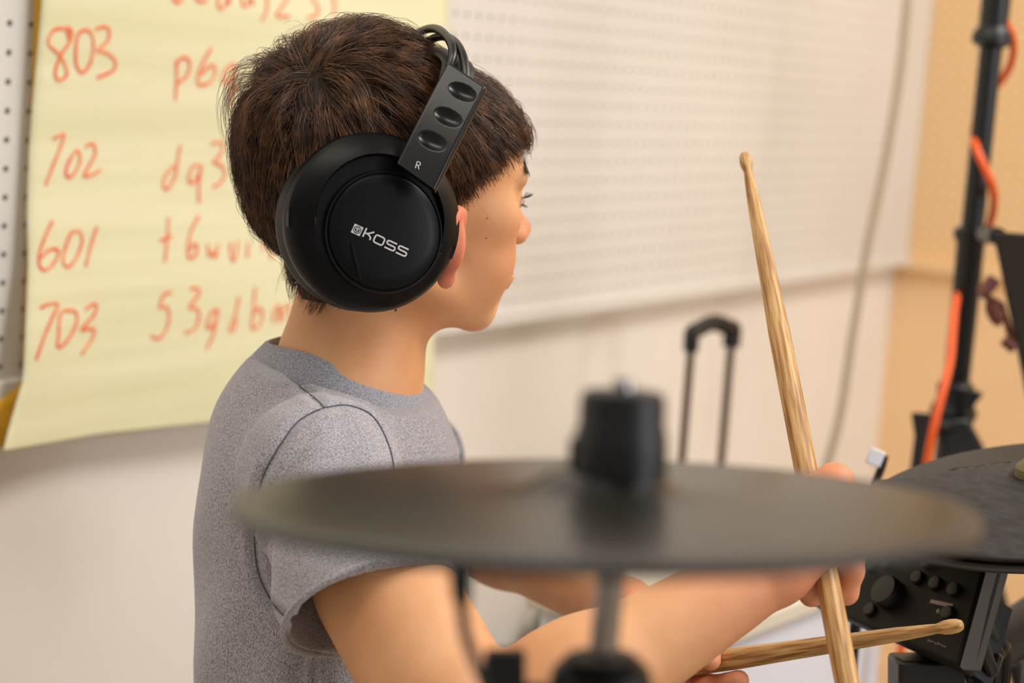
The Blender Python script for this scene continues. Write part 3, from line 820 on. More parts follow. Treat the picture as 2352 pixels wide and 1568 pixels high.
# a few stray hairs standing off the outline
fl = grow(sample_roots(90), NSEG, .9); fl = fl[(fl[:, 0, 0] < 25)]; bend = skull_n(fl[:, 0])[:, None]*(tt[None, :, None]**1.6)*rng.uniform(4, 20, (len(fl), 1, 1)); fl = fl+bend
tuft = grow(WH+rng.normal(size=(60, 3))*np.array([7, 12, 6])+np.array([0, 8, -4]), NSEG, .35)
tuft = tuft+(np.array([-.9, .2, .45])*np.sin(tt*math.pi*.8)[None, :, None])*rng.uniform(6, 17, (len(tuft), 1, 1))
tuft = np.repeat(tuft, 4, 0)+rng.normal(size=(len(tuft)*4, 1, 3))*1.6
def strand_mesh(S, r):
    n, m, _ = S.shape
    T = np.gradient(S, axis=1); T /= np.maximum(np.linalg.norm(T, axis=2, keepdims=True), 1e-6)
    ref = rng.normal(size=(n, 1, 3)); u = np.cross(T, ref); u /= np.maximum(np.linalg.norm(u, axis=2, keepdims=True), 1e-6); v = np.cross(T, u)
    ring = np.stack([S+r[..., None]*(math.cos(a)*u+math.sin(a)*v) for a in (0, 2.094, 4.189)], 2)   # n m 3 3
    Vv = ring.reshape(-1, 3)
    i = np.arange(n)[:, None, None]*m*3; j = np.arange(m-1)[None, :, None]*3; k = np.arange(3)[None, None, :]; k2 = (k+1) % 3
    a = i+j+k; b_ = i+j+k2; Fv = np.stack([a, b_, b_+3, a+3], -1).reshape(-1, 4)
    return Vv, Fv
V1, F1 = strand_mesh(S, r0)
V3, F3 = strand_mesh(np.concatenate([fl, tuft]), np.full((len(fl)+len(tuft), 1), .13)*np.linspace(1, .4, NSEG+1)[None])
Vh = np.concatenate([V1, V3]); Fh = np.concatenate([F1, F3+len(V1)])
Vh = HO+(Vh*HS/1000)@HM.T
m_hair = mat('dark_brown_hair', (46, 27, 15), .36, spec=.6)
noise_col(m_hair, lin((68, 42, 24)), lin((136, 90, 54)), 90, 3, lo=.42, hi=.72)
hair = mesh_np('hair', Vh, Fh, m_hair, person)
print('hair', len(Fh))

# brows, lashes, eyeballs
m_brow = mat('brow_hair', (30, 20, 14), .5)
def small_hairs(name, specs, r):
    S_ = np.array(specs); V_, F_ = strand_mesh(S_, np.full(S_.shape[:2], r)*np.linspace(1, .3, S_.shape[1])[None])
    return mesh_np(name, HO+(V_*HS/1000)@HM.T, F_, m_brow, person)
for sg in (-1, 1):
    sp_ = []
    for _ in range(430):
        a = rng.uniform(0, 1); y0 = 12+34*a; z0 = 32.5+5*math.sin(a*2.2)-3*a*a+rng.normal()*2.1*(1-.5*a)
        q0 = np.array([[60., y0*sg, z0]]); dd = np.array([[1., 0, 0]])
        x_ = 60.
        for _k in range(80):
            if head_sdf_local(np.array([[x_, y0*sg, z0]]))[0] > .2: break
            x_ += .8
        p0 = np.array([x_+.5, y0*sg, z0]); dr = np.array([-.22-.5*a, sg*1.0, .25-.6*a]); dr /= np.linalg.norm(dr)
        sp_.append([p0+dr*7*k/3+np.array([.5*math.sin(k), 0, 0]) for k in range(4)])
    small_hairs('eyebrow', sp_, .28)
    sp_ = []
    for k in range(46):
        a = k/45; ang = math.radians(-10+75*a)
        cx = np.array([79, 31*sg, 13]); p0 = cx+np.array([math.cos(ang)*12.6, sg*math.sin(ang)*12.8, 1.5])
        dr = np.array([math.cos(ang), sg*math.sin(ang), 0]); L_ = 6+rng.uniform(-1, 1)
        sp_.append([p0+dr*L_*t_+np.array([0, 0, -2.5*t_+5*t_*t_]) for t_ in (0, .35, .7, 1)])
        if k % 2: sp_.append([p0+dr*L_*.55*t_+np.array([0, 0, -5-2*t_]) for t_ in (0, .35, .7, 1)])
    small_hairs('eyelashes', sp_, .16)
m_iris = mat('brown_iris', (84, 50, 28), .2); m_pupil = mat('black_pupil', (6, 5, 5), .1)
m_eye = mat('eye_white', (230, 222, 215), .15)
for sg in (-1, 1):
    b = MB(); b.lathe([(0.0001, -.0105)]+[(.0105*math.sin(a), -.0105*math.cos(a)) for a in np.linspace(.2, 2.95, 12)]+[(0.0001, .0105)], hp(82, 31*sg, 13.5)-0*HM[:, 0], HM[:, 0], 24)
    eb_ = b.build('eyeball', m_eye, person)
    gz = nrm(HM@np.array([.93, .05, -.36])); ec_ = hp(82, 31*sg, 13.5)-HM[:, 0]*0
    b = MB(); b.lathe([(.0056, .0090), (.0052, .0097), (.0024, .0106)], ec_, gz, 24); sub(b.build('iris', m_iris), eb_)
    b = MB(); b.lathe([(.0024, .0106), (.0001, .0109)], ec_, gz, 20); sub(b.build('pupil', m_pupil), eb_)
# moles
m_mole = mat('mole', (110, 66, 44), .6)
treeb = bvh(body)
for x, y, r_ in ((909, 712, .0011), (1119, 501, .0006), (1117, 547, .0006)):
    c, n_ = cast(treeb, x, y, -.0001)
    if c is None: continue
    b = MB(); b.lathe([(r_, 0), (r_*.8, r_*.3), (r_*.3, r_*.45)], c, n_, 12); b.build('mole', m_mole, person)

# ------------------------------------------------------------------ headphones
m_bk = mat('satin_black_plastic', (17, 17, 20), .38, spec=.16)
noise_col(m_bk, lin((8, 8, 10)), lin((11, 11, 13)), 300, 2, bump=.05, bscale=900, bdist=.0003)
m_bk2 = mat('semi_gloss_black_plastic', (9, 10, 14), .30, spec=.38)
m_pad = mat('black_leatherette', (14, 13, 13), .55)
noise_col(m_pad, lin((12, 11, 11)), lin((20, 18, 17)), 200, 3, bump=.4, bscale=350, bdist=.0008)
m_wire = mat('black_coated_wire', (22, 22, 22), .33, spec=.5)
m_print = mat('silver_grey_print', (196, 194, 196), .5)
hph = empty('headphones', HO, 'black over-ear headphones worn on the boy\'s head, with silver lettering on the round cup', 'headphones')
CN = nrm(-CF*.93+CR*.36-CU*.02); CAx = nrm(CR-CN*(CR@CN)); CBx = np.cross(CN, CAx)
CC = P(872, 508, 1.140)
def cp(u, v, hgt=0): return CC+CAx*u+CBx*v+CN*hgt
def cup_lathe(o, n):
    return [(.0001, -.028), (.050, -.028), (.0545, -.026), (.0567, -.022), (.0570, -.018), (.0560, -.0125), (.0530, -.0075), (.0480, -.0035), (.0430, -.0020), (.0400, -.0018), (.0001, -.0018)]
b = MB(); b.lathe(cup_lathe(0, 0), CC, CN, 96); cup = b.build('ear_cup', m_bk, hph)
CAPO = cp(.0028, -.0068, 0)
b = MB(); b.lathe([(.0385, -.004), (.0385, .0003), (.0380, .0011), (.0371, .0011), (.0366, .0002), (.0362, .0002), (.0357, .0016), (.0345, .0024), (.028, .0034), (.016, .0040), (.0001, .0042)], CAPO, CN, 96)
o = b.build('cup_cap', m_bk); sub(o, cup)
b = MB(); # cushion toward the head
b.lathe([(.030, -.052), (.040, -.054), (.050, -.051), (.0555, -.045), (.0565, -.037), (.0545, -.030), (.048, -.027), (.03, -.027)], CC, CN, 72)
b.build('ear_cushion', m_pad, hph)
# yoke: raised crescent round the upper half of the cup
def arcband(t0, t1, r0_, r1_, h0, h1, steps=48, end=.12):
    vs, fc = [], []
    for i in range(steps+1):
        t_ = t0+(t1-t0)*i/steps; e = min(1, min(i, steps-i)/(steps*end)); e = math.sin(e*math.pi/2)
        pr = [(r0_, h0-.005), (r0_+.0004, h0), (r0_+.0016, h0+.0016*e), ((r0_+r1_)/2, (h0+h1)/2+.0030*e), (r1_-.003, h1+.002*e), (r1_-.0006, h1), (r1_, h1-.004), (r1_-.002, h1-.010)]
        for r_, hh in pr: vs.append(cp(r_*math.cos(t_), r_*math.sin(t_), hh))
    k = 8
    for i in range(steps):
        for j in range(k-1): fc.append((i*k+j, (i+1)*k+j, (i+1)*k+j+1, i*k+j+1))
        fc.append((i*k+k-1, (i+1)*k+k-1, (i+1)*k, i*k))
    fc.append(tuple(range(k))[::-1]); fc.append(tuple(steps*k+j for j in range(k)))
    return vs, fc
b = MB(); b.add(*arcband(math.radians(-24), math.radians(184), .0405, .0565, .0005, -.0090)); b.build('yoke', m_bk, hph, angle=50)
# small raised rib on the cap's lower left
b = MB(); 
def capt(x, y, lift):
    d_ = nrm(CF+CR*(x-1176)/FPX-CU*(y-784)/FPX); o_ = CAPO+CN*.0036; t_ = ((o_-CAM)@CN)/(d_@CN); return CAM+d_*t_+CN*lift
b.tube([capt(808, 560, 0), capt(818, 600, .0002), capt(830, 642, -.0014)], [.0012, .0016, .001], 8); o = b.build('cap_rib', m_bk); sub(o, cup)
# the slider arm with three finger dimples
pBL, pBR, pTL, pTR = P(914, 366, 1.1330), P(1002, 428, 1.1255), P(1029, 140, 1.158), P(1117, 199, 1.1500)
pBL2, pBR2 = pBL+(pBL-pTL)*.03, pBR+(pBR-pTR)*.03
def plate(u, v): return (pBL2*(1-u)+pBR2*u)*(1-v)+(pTL*(1-u)+pTR*u)*v
pn = nrm(np.cross(pBR-pBL, pTL-pBL)); pn = pn if pn@CF < 0 else -pn
GU, GV = 44, 96; vs, fc = [], []
dim = []
for (x, y) in ((1062, 212), (1028, 273), (994, 328)):
    best = min(((u, v) for u in np.linspace(0, 1, 41) for v in np.linspace(0, 1, 81)), key=lambda q_: sum((a_-b_)**2 for a_, b_ in zip(((plate(*q_)-CAM)@CR/((plate(*q_)-CAM)@CF)*FPX+1176, 784-(plate(*q_)-CAM)@CU/((plate(*q_)-CAM)@CF)*FPX), (x, y)))); dim.append(best)
wU = np.linalg.norm(pBR-pBL); wV = np.linalg.norm(pTL-pBL)
for j in range(GV+1):
    for i in range(GU+1):
        u, v = i/GU, j/GV; hgt = .0018*math.sin(math.pi*v)
        ed = min(u, 1-u)*wU; hgt -= .0012*max(0, 1-ed/.0018)**2; ed = (1-v)*wV; hgt -= .001*max(0, 1-ed/.0015)**2
        for (du, dv) in dim:
            a_ = ((u-du)*wU)/.0098; c_ = ((v-dv)*wV - .15*(u-du)*wU)/.0052; rr = a_*a_+c_*c_
            if rr < 1: hgt -= .0030*(1-rr)**.75
        vs.append(plate(u, v)+pn*hgt)
nf = len(vs)
for j in range(GV+1):
    for i in range(GU+1): vs.append(plate(i/GU, j/GV)-pn*.0055)
W_ = GU+1
for j in range(GV):
    for i in range(GU):
        k = j*W_+i; fc.append((k, k+1, k+W_+1, k+W_)); k += nf; fc.append((k+W_, k+W_+1, k+1, k))
for j in range(GV):
    for i_ in (0, GU): k = j*W_+i_; fc.append((k, k+W_, k+W_+nf, k+nf) if i_ == 0 else (k+nf, k+W_+nf, k+W_, k))
for i in range(GU):
    for j_ in (0, GV): k = j_*W_+i; fc.append((k+nf, k+1+nf, k+1, k) if j_ == 0 else (k, k+1, k+1+nf, k+nf))
b = MB(); b.add(vs, fc); arm_ = b.build('slider_arm', m_bk2, hph, angle=60)
# wires over the head
for pts, nm in (([(1024,200,1.166),(1030,165,1.167),(1040,125,1.172),(1032,92,1.186),(1005,67,1.212),(972,70,1.238),(945,92,1.262),(915,150,1.31),(902,230,1.345),(905,330,1.36),(915,420,1.36)], 'band_wire'),
                ([(1068,215,1.160),(1070,175,1.163),(1062,125,1.175),(1040,92,1.195),(1008,84,1.222),(972,106,1.252),(945,160,1.29),(935,240,1.33),(938,340,1.35),(930,430,1.36)], 'band_wire')):
    b = MB(); b.tube(spline([P(*p_) for p_ in pts], 8), .0029, 12); b.build(nm, m_wire, hph)
b = MB()
pts = spline([P(*p_) for p_ in ((1046,190,1.170),(1052,150,1.182),(1030,128,1.205),(1000,116,1.232),(968,125,1.262),(938,180,1.30),(925,260,1.33),(925,350,1.345))], 6)
b.tube(pts, .011, 16, flat=.22, up=HM[:, 2]*.9-HM[:, 1]*.3); b.build('headband_pad', m_pad, hph)
LC = hp(16, 80, -4); LN = nrm(HM[:, 1]*.97-HM[:, 0]*.2)
b = MB(); b.lathe([(.030, -.016), (.050, -.018), (.0565, -.008), (.055, 0), (.05, .003), (.0567, .006), (.057, .012), (.053, .018), (.043, .021), (.0385, .022), (.036, .023), (.0001, .024)], LC, LN, 64)
b.build('ear_cup', m_bk, hph)
# lettering on the cup
def logo_pt(u, v, lift=.0002):
    """u along the word, v up, in logo units (pixels of the photograph)"""
    x = 812+u*.905+v*(-.42)*-1*1.0; y = 524+u*.425-v*.905
    c_, n_ = cast(ltree, x, y, lift); return c_
ltree = bvh([o_ for o_ in bpy.data.objects if o_.name.startswith('cup_cap')][0])
def ribbon(b, pts, wd, lift=.00025, thick=.00022, fn=None, closed=False, nrmv=None):
    w3 = [fn(u, v, lift) for u, v in pts]
    if any(p_ is None for p_ in w3): return
    b.tube(w3, wd, 6, flat=thick/wd, up=nrmv, closed=closed)
def rrect(x0, y0, x1, y1, r_, n=4):
    out = []
    for cx, cy, a0_ in ((x1-r_, y1-r_, 0), (x0+r_, y1-r_, 90), (x0+r_, y0+r_, 180), (x1-r_, y0+r_, 270)):
        for k in range(n+1):
            a_ = math.radians(a0_+90*k/n); out.append((cx+r_*math.cos(a_), cy+r_*math.sin(a_)))
    return out
U_ = 1/3684
b = MB(); sw = 2.1*U_
def dens(pts, n=5):
    out = []
    for i in range(len(pts)-1):
        for k in range(n): t_ = k/n; out.append((pts[i][0]*(1-t_)+pts[i+1][0]*t_, pts[i][1]*(1-t_)+pts[i+1][1]*t_))
    out.append(pts[-1]); return out
def stroke(pts, closed=False): ribbon(b, pts if closed else dens(pts), sw, fn=logo_pt, nrmv=CN, closed=closed)
x0 = 27
stroke([(x0, -9), (x0, 13)]); stroke([(x0+2, 1), (x0+8, 2.5), (x0+20, 12)]); stroke([(x0+6, 2.5), (x0+14, -1), (x0+17, -3), (x0+18, -9)])
x0 = 53; stroke(rrect(x0, -9, x0+23, 9, 5), True)
for x0 in (83, 112):
    stroke([(x0+23, 9)]+[(x0+5, 9), (x0+1, 8), (x0, 5), (x0+1, 1.5), (x0+5, .5), (x0+18, .5), (x0+22, -.5), (x0+23, -4), (x0+22, -8), (x0+18, -9), (x0-1, -9)])
# square badge with a round headphone mark, cut from strips around a dark disc
q4 = [(-2, -11), (20, -11), (20, 11), (-2, 11)]
gx = np.linspace(-2, 20, 23); gv = np.linspace(-11, 11, 23); vs, fc = [], []
for y_ in gv:
    for x_ in gx: vs.append(logo_pt(x_, y_, .0003))
if all(v_ is not None for v_ in vs):
    for j in range(22):
        for i in range(22):
            cx, cy = (gx[i]+gx[i+1])/2-9, (gv[j]+gv[j+1])/2; rr = math.hypot(cx, cy)
            dark = 7.2 < rr < 9.3 or (rr <= 6 and ((abs(cx) < 4.6 and abs(cx) > 1.5 and cy < 2) or (rr > 4.4 and cy > 0))) or (rr <= 7.2 and abs(cx) < .8 and cy < 0)
            if not dark: k = j*23+i; fc.append((k, k+1, k+24, k+23))
    b.add(vs, fc)
o = b.build('cup_lettering', m_print, smooth=False); sub(o, cup); o['label'] = 'silver-grey brand lettering'
ptree = bvh(arm_)
def r_pt(u, v, lift):
    x = 960+u*.92-v*.28*-1; y = 380+u*.3-v*.95; c_, n_ = cast(ptree, x, y, lift); return c_
b = MB(); sw2 = 1.2*U_
for s_ in ([(-4, -8), (-4, 8), (2, 8), (4.5, 6), (4.5, 2), (2, 0), (-4, 0)], [(0, 0), (5, -8)]):
    ribbon(b, dens(s_), sw2, fn=r_pt, nrmv=pn)
o = b.build('side_letter', m_print, smooth=False); sub(o, arm_)

# ------------------------------------------------------------------ drumsticks
m_wood = mat('oak_drumstick', (190, 140, 80), .45, spec=.4)
nt = m_wood.node_tree; N = nt.nodes; L = nt.links; bs = N['Principled BSDF']
tc = N.new('ShaderNodeTexCoord'); mp = N.new('ShaderNodeMapping'); mp.inputs['Scale'].default_value = (1, 1, .055); L.new(tc.outputs['Object'], mp.inputs['Vector'])
n1 = N.new('ShaderNodeTexNoise'); n1.inputs['Scale'].default_value = 420; n1.inputs['Detail'].default_value = 5; L.new(mp.outputs[0], n1.inputs['Vector'])
cr = N.new('ShaderNodeValToRGB'); cr.color_ramp.elements[0].position = .36; cr.color_ramp.elements[1].position = .62
cr.color_ramp.elements[0].color = (*lin((150, 100, 50)), 1); cr.color_ramp.elements[1].color = (*lin((214, 172, 112)), 1)
L.new(n1.outputs['Fac'], cr.inputs['Fac']); L.new(cr.outputs['Color'], bs.inputs['Base Color'])
def stick(base, tip, label):
    Lh = np.linalg.norm(tip-base)
    b = MB(); prof = [(.0001, 0), (.0045, .0006), (.0066, .003), (.0073, .008), (.0073, .25), (.0068, .29), (.0058, .33), (.0046, .365), (.0034, .388), (.0030, .3925), (.0034, .3945), (.0044, .398), (.0047, .402), (.0043, .4065), (.0030, .4095), (.0001, .4105)]
    prof = [(r_, z_+(.0245 if z_ > .2 else 0)) for r_, z_ in prof]; prof[5:7] = [(.0066, .30), (.0057, .345)]
    b.lathe(prof, (0, 0, 0), (0, 0, 1), 32)
    o = b.build('drumstick', m_wood, angle=60)
    o.matrix_world = Matrix.Translation(Vector(base)) @ Vector(tip-base).to_track_quat('Z', 'Y').to_matrix().to_4x4()
    return tag(o, label, 'drumstick')
stick(S1B, S1T, 'pale oak drumstick raised upright in the right fist, its tip in front of the pegboard')
stick(S2E, S2T, 'oak drumstick held low and level in the left hand, below the grey front cymbal')

# ------------------------------------------------------------------ front cymbal pad
m_rub = mat('grey_black_cymbal_rubber', (34, 32, 27), .30, spec=.42)
m_bell = mat('glossy_black_bell', (8, 8, 9), .22, spec=.5)
m_rubm = mat('matt_black_rubber', (14, 13, 13), .6)
m_chrome = mat('chrome', (150, 146, 148), .16, metal=1)
m_blk = mat('black_moulded_plastic', (12, 12, 14), .45)
m_blkm = mat('black_powder_coat', (14, 14, 16), .4)
c1 = P(1384, 1149, .635); v1 = nrm(c1-CAM)
A1 = nrm(CR-CU*.022 - v1*((CR-CU*.022)@v1)); up1 = np.cross(A1, v1); up1 = up1 if up1@CU > 0 else -up1
B1 = v1*math.cos(math.radians(7.9))+up1*math.sin(math.radians(7.9)); N1 = np.cross(A1, B1); N1 = N1 if N1[2] > 0 else -N1
CYM = 'large dark grey cymbal pad with black wing nut, blurred across the foreground'
cy = empty('cymbal_pad', c1, CYM, 'cymbal')
R1 = .1275
b = MB(); b.lathe([(.004, .0095), (.016, .0092), (.024, .0060), (.030, .0040), (.05, .0030), (.09, .0016), (.118, .0002), (R1-.001, -.0006), (R1, -.0016), (R1-.0006, -.003), (R1-.004, -.0038), (.10, -.003), (.05, -.003), (.004, -.003)], c1, N1, 128)
b.build('bow', m_rub, cy)
b = MB(); b.lathe([(.004, .0122), (.013, .0118), (.0205, .0088), (.0265, .0052), (.0285, .0040), (.004, .002)], c1, N1, 64); b.build('bell', m_bell, cy)
b = MB(); b.lathe([(R1-.0035, .0001), (R1-.0002, -.0006), (R1+.0005, -.0018), (R1+.0002, -.0042), (R1-.004, -.0052), (R1-.006, -.002)], c1, N1, 128); b.build('rim', mat('grey_rubber_rim', (40, 40, 42), .38, spec=.5), cy)
b = MB(); b.lathe([(.004, -.003), (.046, -.0035), (.048, -.007), (.040, -.0125), (.022, -.0165), (.006, -.018)], c1, N1, 48); b.build('underside_hub', m_blk, cy)
K1 = c1+A1*.0055+N1*.002
kn_ax = nrm(N1+A1*.03)
b = MB(); b.lathe([(.0045, .006), (.0165, .0065), (.0165, .0155), (.0160, .0215), (.0150, .0245), (.0150, .032), (.0142, .0355), (.012, .0365), (.0001, .0365)], K1, kn_ax, 40)
kn_ = b.build('wing_nut', m_blk, cy, angle=25)
b = MB(); b.box(K1+kn_ax*.014-A1*.002, (.0160, .0045, .006), np.stack([A1, B1, kn_ax], 1)); b.build('wing', m_blk, bevel=.002); sub(bpy.data.objects['wing'], kn_)
# stand of the front cymbal
st = empty('cymbal_stand', (c1[0], c1[1], 0), 'chrome rod and black tilter stand under the blurred front cymbal', 'cymbal stand')
rb_ = P(1386, 1500, .655)
b = MB(); b.tube([K1+kn_ax*.0405, K1+kn_ax*.02, K1-kn_ax*.01, lerp(K1, rb_, .6), rb_], [.0035, .0048, .0053, .0053, .0053], 20); b.build('rod', m_chrome, st)
b = MB(); b.lathe([(.006, .014), (.013, .0135), (.0175, .009), (.0195, .001), (.0195, -.02), (.012, -.03), (.0001, -.03)], P(1380, 1592, .66), CU*.9-CF*.1, 36); b.build('tilter', m_blk, st)
b = MB(); b.box(P(1160, 1560, .66), (.0075, .006, .0105), np.stack([CR, CF, CU], 1)); b.tube([P(1160, 1600, .66), P(1380, 1620, .665)], .006, 12); b.build('wing_bolt', m_blk, st, bevel=.001)
cb = P(1375, 1640, .668)
b = MB(); b.tube([P(1376, 1590, .662), (cb[0], cb[1], cb[2]), (cb[0], cb[1], .42)], .0125, 20); b.build('upper_tube', m_chrome, st)
b = MB(); b.tube([(cb[0], cb[1], .46), (cb[0], cb[1], .12)], .016, 20); b.lathe([(.024, .43), (.024, .47), (.018, .475)], (cb[0], cb[1], 0), (0, 0, 1), 24); b.build('lower_tube', m_blkm, st)
for k in range(3):
    a = math.radians(100+120*k); d_ = np.array([math.cos(a), math.sin(a), 0]); o_ = np.array([cb[0], cb[1], 0])
    b = MB(); b.tube([o_+d_*.016+TU*.30, o_+d_*.27+TU*.016], .009, 12); b.tube([o_+d_*.016+TU*.14, o_+d_*.15+TU*.155], .006, 10)
    lg = b.build('leg', m_blkm, st); b = MB(); b.lathe([(.0001, -.016), (.012, -.016), (.012, .008), (.0001, .012)], o_+d_*.27+TU*.016, (0, 0, 1), 14); sub(b.build('rubber_foot', m_rubm), lg)
# plug and lead under the cymbal
cable = empty('trigger_cable', P(1062, 1290, .60), 'thin black cable with a straight plug hanging beneath the left side of the front cymbal', 'cable')
b = MB(); b.tube([P(1058, 1262, .598), P(1058, 1340, .60), P(1060, 1385, .60)], [.0037, .0037, .0030], 14); b.build('plug', m_rubm, cable)
b = MB(); b.tube(spline([P(1060, 1383, .60), P(1068, 1450, .60), P(1092, 1520, .605), P(1125, 1600, .62), P(1200, 1800, .65), P(1330, 2300, .66), [cb[0]-.03, cb[1]-.03, .30], [cb[0]-.02, cb[1]-.05, .006]], 8), 0.0021, 10); b.build('lead', m_rubm, cable)

# ------------------------------------------------------------------ rear cymbal pad, right edge
c2 = P(2405, 1122, 1.25); v2 = nrm(c2-CAM)
A2 = nrm(CR+CU*.05 - v2*(CR@v2)); up2 = np.cross(A2, v2); up2 = up2 if up2@CU > 0 else -up2
B2 = v2*math.cos(math.radians(19.5))+up2*math.sin(math.radians(19.5)); N2 = np.cross(A2, B2); N2 = N2 if N2[2] > 0 else -N2
cy2 = empty('cymbal_pad', c2, 'second dark grey cymbal pad at the right edge, with a ribbed near half', 'cymbal')
R2_ = .128
b = MB(); b.lathe([(.004, .0085), (.016, .008), (.03, .0045), (.05, .0018), (.09, -.0025), (.118, -.0062), (R2_-.001, -.0078), (R2_, -.0092), (R2_-.001, -.0108), (R2_-.005, -.0112), (.10, -.0085), (.05, -.003), (.004, -.001)], c2, N2, 128); b.build('bow', mat('smooth_grey_rubber', (42, 39, 36), .5, spec=.4), cy2)
m_rib2 = mat('ribbed_grey_rubber', (40, 40, 42), .55, spec=.4)
vs, fc = [], []; NA, NR = 96, 14
for j in range(NR+1):
    for i in range(NA+1):
        t_ = math.pi*2*i/NA; r_ = .019+(R2_-.004-.019)*j/NR; x_ = r_*math.cos(t_); y_ = min(r_*math.sin(t_), .040)
        rr = math.hypot(x_, y_); 
        if rr > R2_-.003: x_ *= (R2_-.003)/rr; y_ *= (R2_-.003)/rr; rr = R2_-.003
        hgt = np.interp(rr, [.0, .016, .03, .05, .09, .118, .1275], [.0085, .008, .0045, .0018, -.0025, -.0062, -.0078])+.0022+.00025*math.sin(rr*2*math.pi/.0022)
        vs.append(c2+A2*x_+B2*y_+N2*hgt)
for j in range(NR):
    for i in range(NA): k = j*(NA+1)+i; fc.append((k, k+1, k+NA+2, k+NA+1))
b = MB(); b.add(vs, fc); noise_col(m_rib2, lin((36, 35, 35)), lin((54, 52, 51)), 260, 3, vscale=(.25, .25, 2), bump=.2, bscale=600, bdist=.0006)
o = b.build('strike_zone', m_rib2, cy2); md = o.modifiers.new('t', 'SOLIDIFY'); md.thickness = .003; md.offset = -1
b = MB(); b.lathe([(.0001, .023), (.010, .022), (.0175, .0165), (.0195, .009), (.0185, .004), (.0001, .004)], c2-A2*.002+N2*.001, N2, 40); b.build('top_felt', mat('olive_grey_felt', (112, 106, 66), .8), cy2)
b = MB(); b.tube([c2+N2*.026, c2+N2*.02], .004, 14); b.build('rod_tip', m_chrome, cy2)
st2 = empty('cymbal_stand', (c2[0], c2[1], 0), 'black pole stand carrying the second cymbal at the right edge', 'cymbal stand')
p_ = c2-N2*.012
b = MB(); b.tube([p_, p_-N2*.06, (c2[0]+.02, c2[1], c2[2]-.12), (c2[0]+.02, c2[1], .12)], [.005, .008, .013, .014], 18); b.build('pole', m_blkm, st2)
b = MB(); b.lathe([(.03, 0), (.03, .012), (.02, .03), (.0145, .10), (.0145, .14)], (c2[0]+.02, c2[1], 0), (0, 0, 1), 24); b.build('rubber_foot', m_rubm, st2)

# ------------------------------------------------------------------ drum sound module
m_mod = mat('dark_panel_plastic', (17, 15, 12), .55, spec=.25)
m_side = mat('charcoal_side_plastic', (70, 64, 60), .5)
m_led = mat('pale_marking', (170, 150, 150), .5)
mBL, mBR, mTR = P(1846, 1374, 1.36), P(2200, 1532, 1.20), P(2287, 1215, 1.245)
ma = mBR-mBL; mh = mTR-mBR; mh = mh-ma*(mh@ma)/(ma@ma)*.0; mn = nrm(np.cross(ma, mh)); mn = mn if mn@CF < 0 else -mn
mod = empty('sound_module', (mBL+mTR)/2, 'black drum sound module with a dial and small round buttons, below the right cymbal', 'drum module')
def mpt(u, v, hgt=0): return mBL+ma*u+mh*v+mn*hgt
b = MB(); vs = [mpt(0, 0), mpt(1, 0), mpt(1, 1), mpt(0, 1), mpt(0, 0, -.018), mpt(1, 0, -.018), mpt(1, 1, -.018), mpt(0, 1, -.018)]
b.add(vs, [(0, 1, 2, 3), (7, 6, 5, 4), (0, 4, 5, 1), (1, 5, 6, 2), (2, 6, 7, 3), (3, 7, 4, 0)]); b.build('case', m_mod, mod, bevel=.003)
s0, s1 = P(2200, 1532, 1.198), P(2275, 1255, 1.238); s2, s3 = P(2243, 1534, 1.212), P(2320, 1258, 1.252)
b = MB(); dd = -mn*.006
b.add([s0, s1, s3, s2, s0+dd, s1+dd, s3+dd, s2+dd], [(0, 1, 2, 3), (7, 6, 5, 4), (0, 4, 5, 1), (1, 5, 6, 2), (2, 6, 7, 3), (3, 7, 4, 0)]); b.build('side_cheek', m_side, mod, bevel=.002)
def on_panel(x, y, lift=0):
    d_ = nrm(CF+CR*(x-1176)/FPX-CU*(y-784)/FPX); t_ = ((mBL-CAM)@mn)/(d_@mn); return CAM+d_*t_+mn*lift
b = MB(); b.lathe([(.0115, 0), (.0115, .009), (.0105, .011), (.0001, .0115)], on_panel(2050, 1368), mn, 32); b.build('dial', m_blk, mod)
for i, (x, y) in enumerate(((2111, 1328), (2152, 1342), (2194, 1356), (2003, 1300), (2040, 1292), (2133, 1292), (2002, 1402), (2020, 1258), (2180, 1410))):
    b = MB(); b.lathe([(.0052, 0), (.0052, .003), (.0044, .004), (.0001, .0042)], on_panel(x, y), mn, 20); b.build('button', m_blk, mod)
for (x0_, y0_, x1_, y1_) in ((2139, 1381, 2189, 1392),):
    b = MB(); b.tube([on_panel(x0_, y0_, .0005), on_panel(x1_, y1_, .0005)], .0016, 6, flat=.4, up=mn); b.build('marking_bar', m_led, mod)
m_g = mat('green_indicator', (120, 150, 110), .3)
for x, y, mm in ((2157, 1404, m_g), (2213, 1287, m_led), (1974, 1322, m_led), (1983, 1292, m_led)):
    b = MB(); b.lathe([(.0019, 0), (.0015, .0012), (.0001, .0016)], on_panel(x, y), mn, 12); b.build('indicator', mm, mod)
b = MB()
for k in range(8):
    x_, y_ = 2132+k*5.4, 1470+k*1.9
    b.tube([on_panel(x_, y_+4-(k*7 % 3)*1.2, .0003), on_panel(x_+1.6, y_-3+(k*5 % 4), .0003), on_panel(x_+3.2, y_+3, .0003)], .00035, 5)
b.build('printed_line', m_led, mod, smooth=False)
b = MB(); q_ = mpt(.7, .35, -.018); b.box(q_-mn*.02, (.03, .02, .03), np.stack([nrm(ma), mn, nrm(mh)], 1)); b.tube([q_-mn*.035, q_-mn*.035-TU*.2, (q_[0]-mn[0]*.035, q_[1]-mn[1]*.035, .03)], .014, 16)
b.lathe([(.11, 0), (.11, .012), (.03, .03), (.0001, .03)], (q_[0]-mn[0]*.035, q_[1]-mn[1]*.035, 0), (0, 0, 1), 32); b.build('mount', m_blkm, mod)
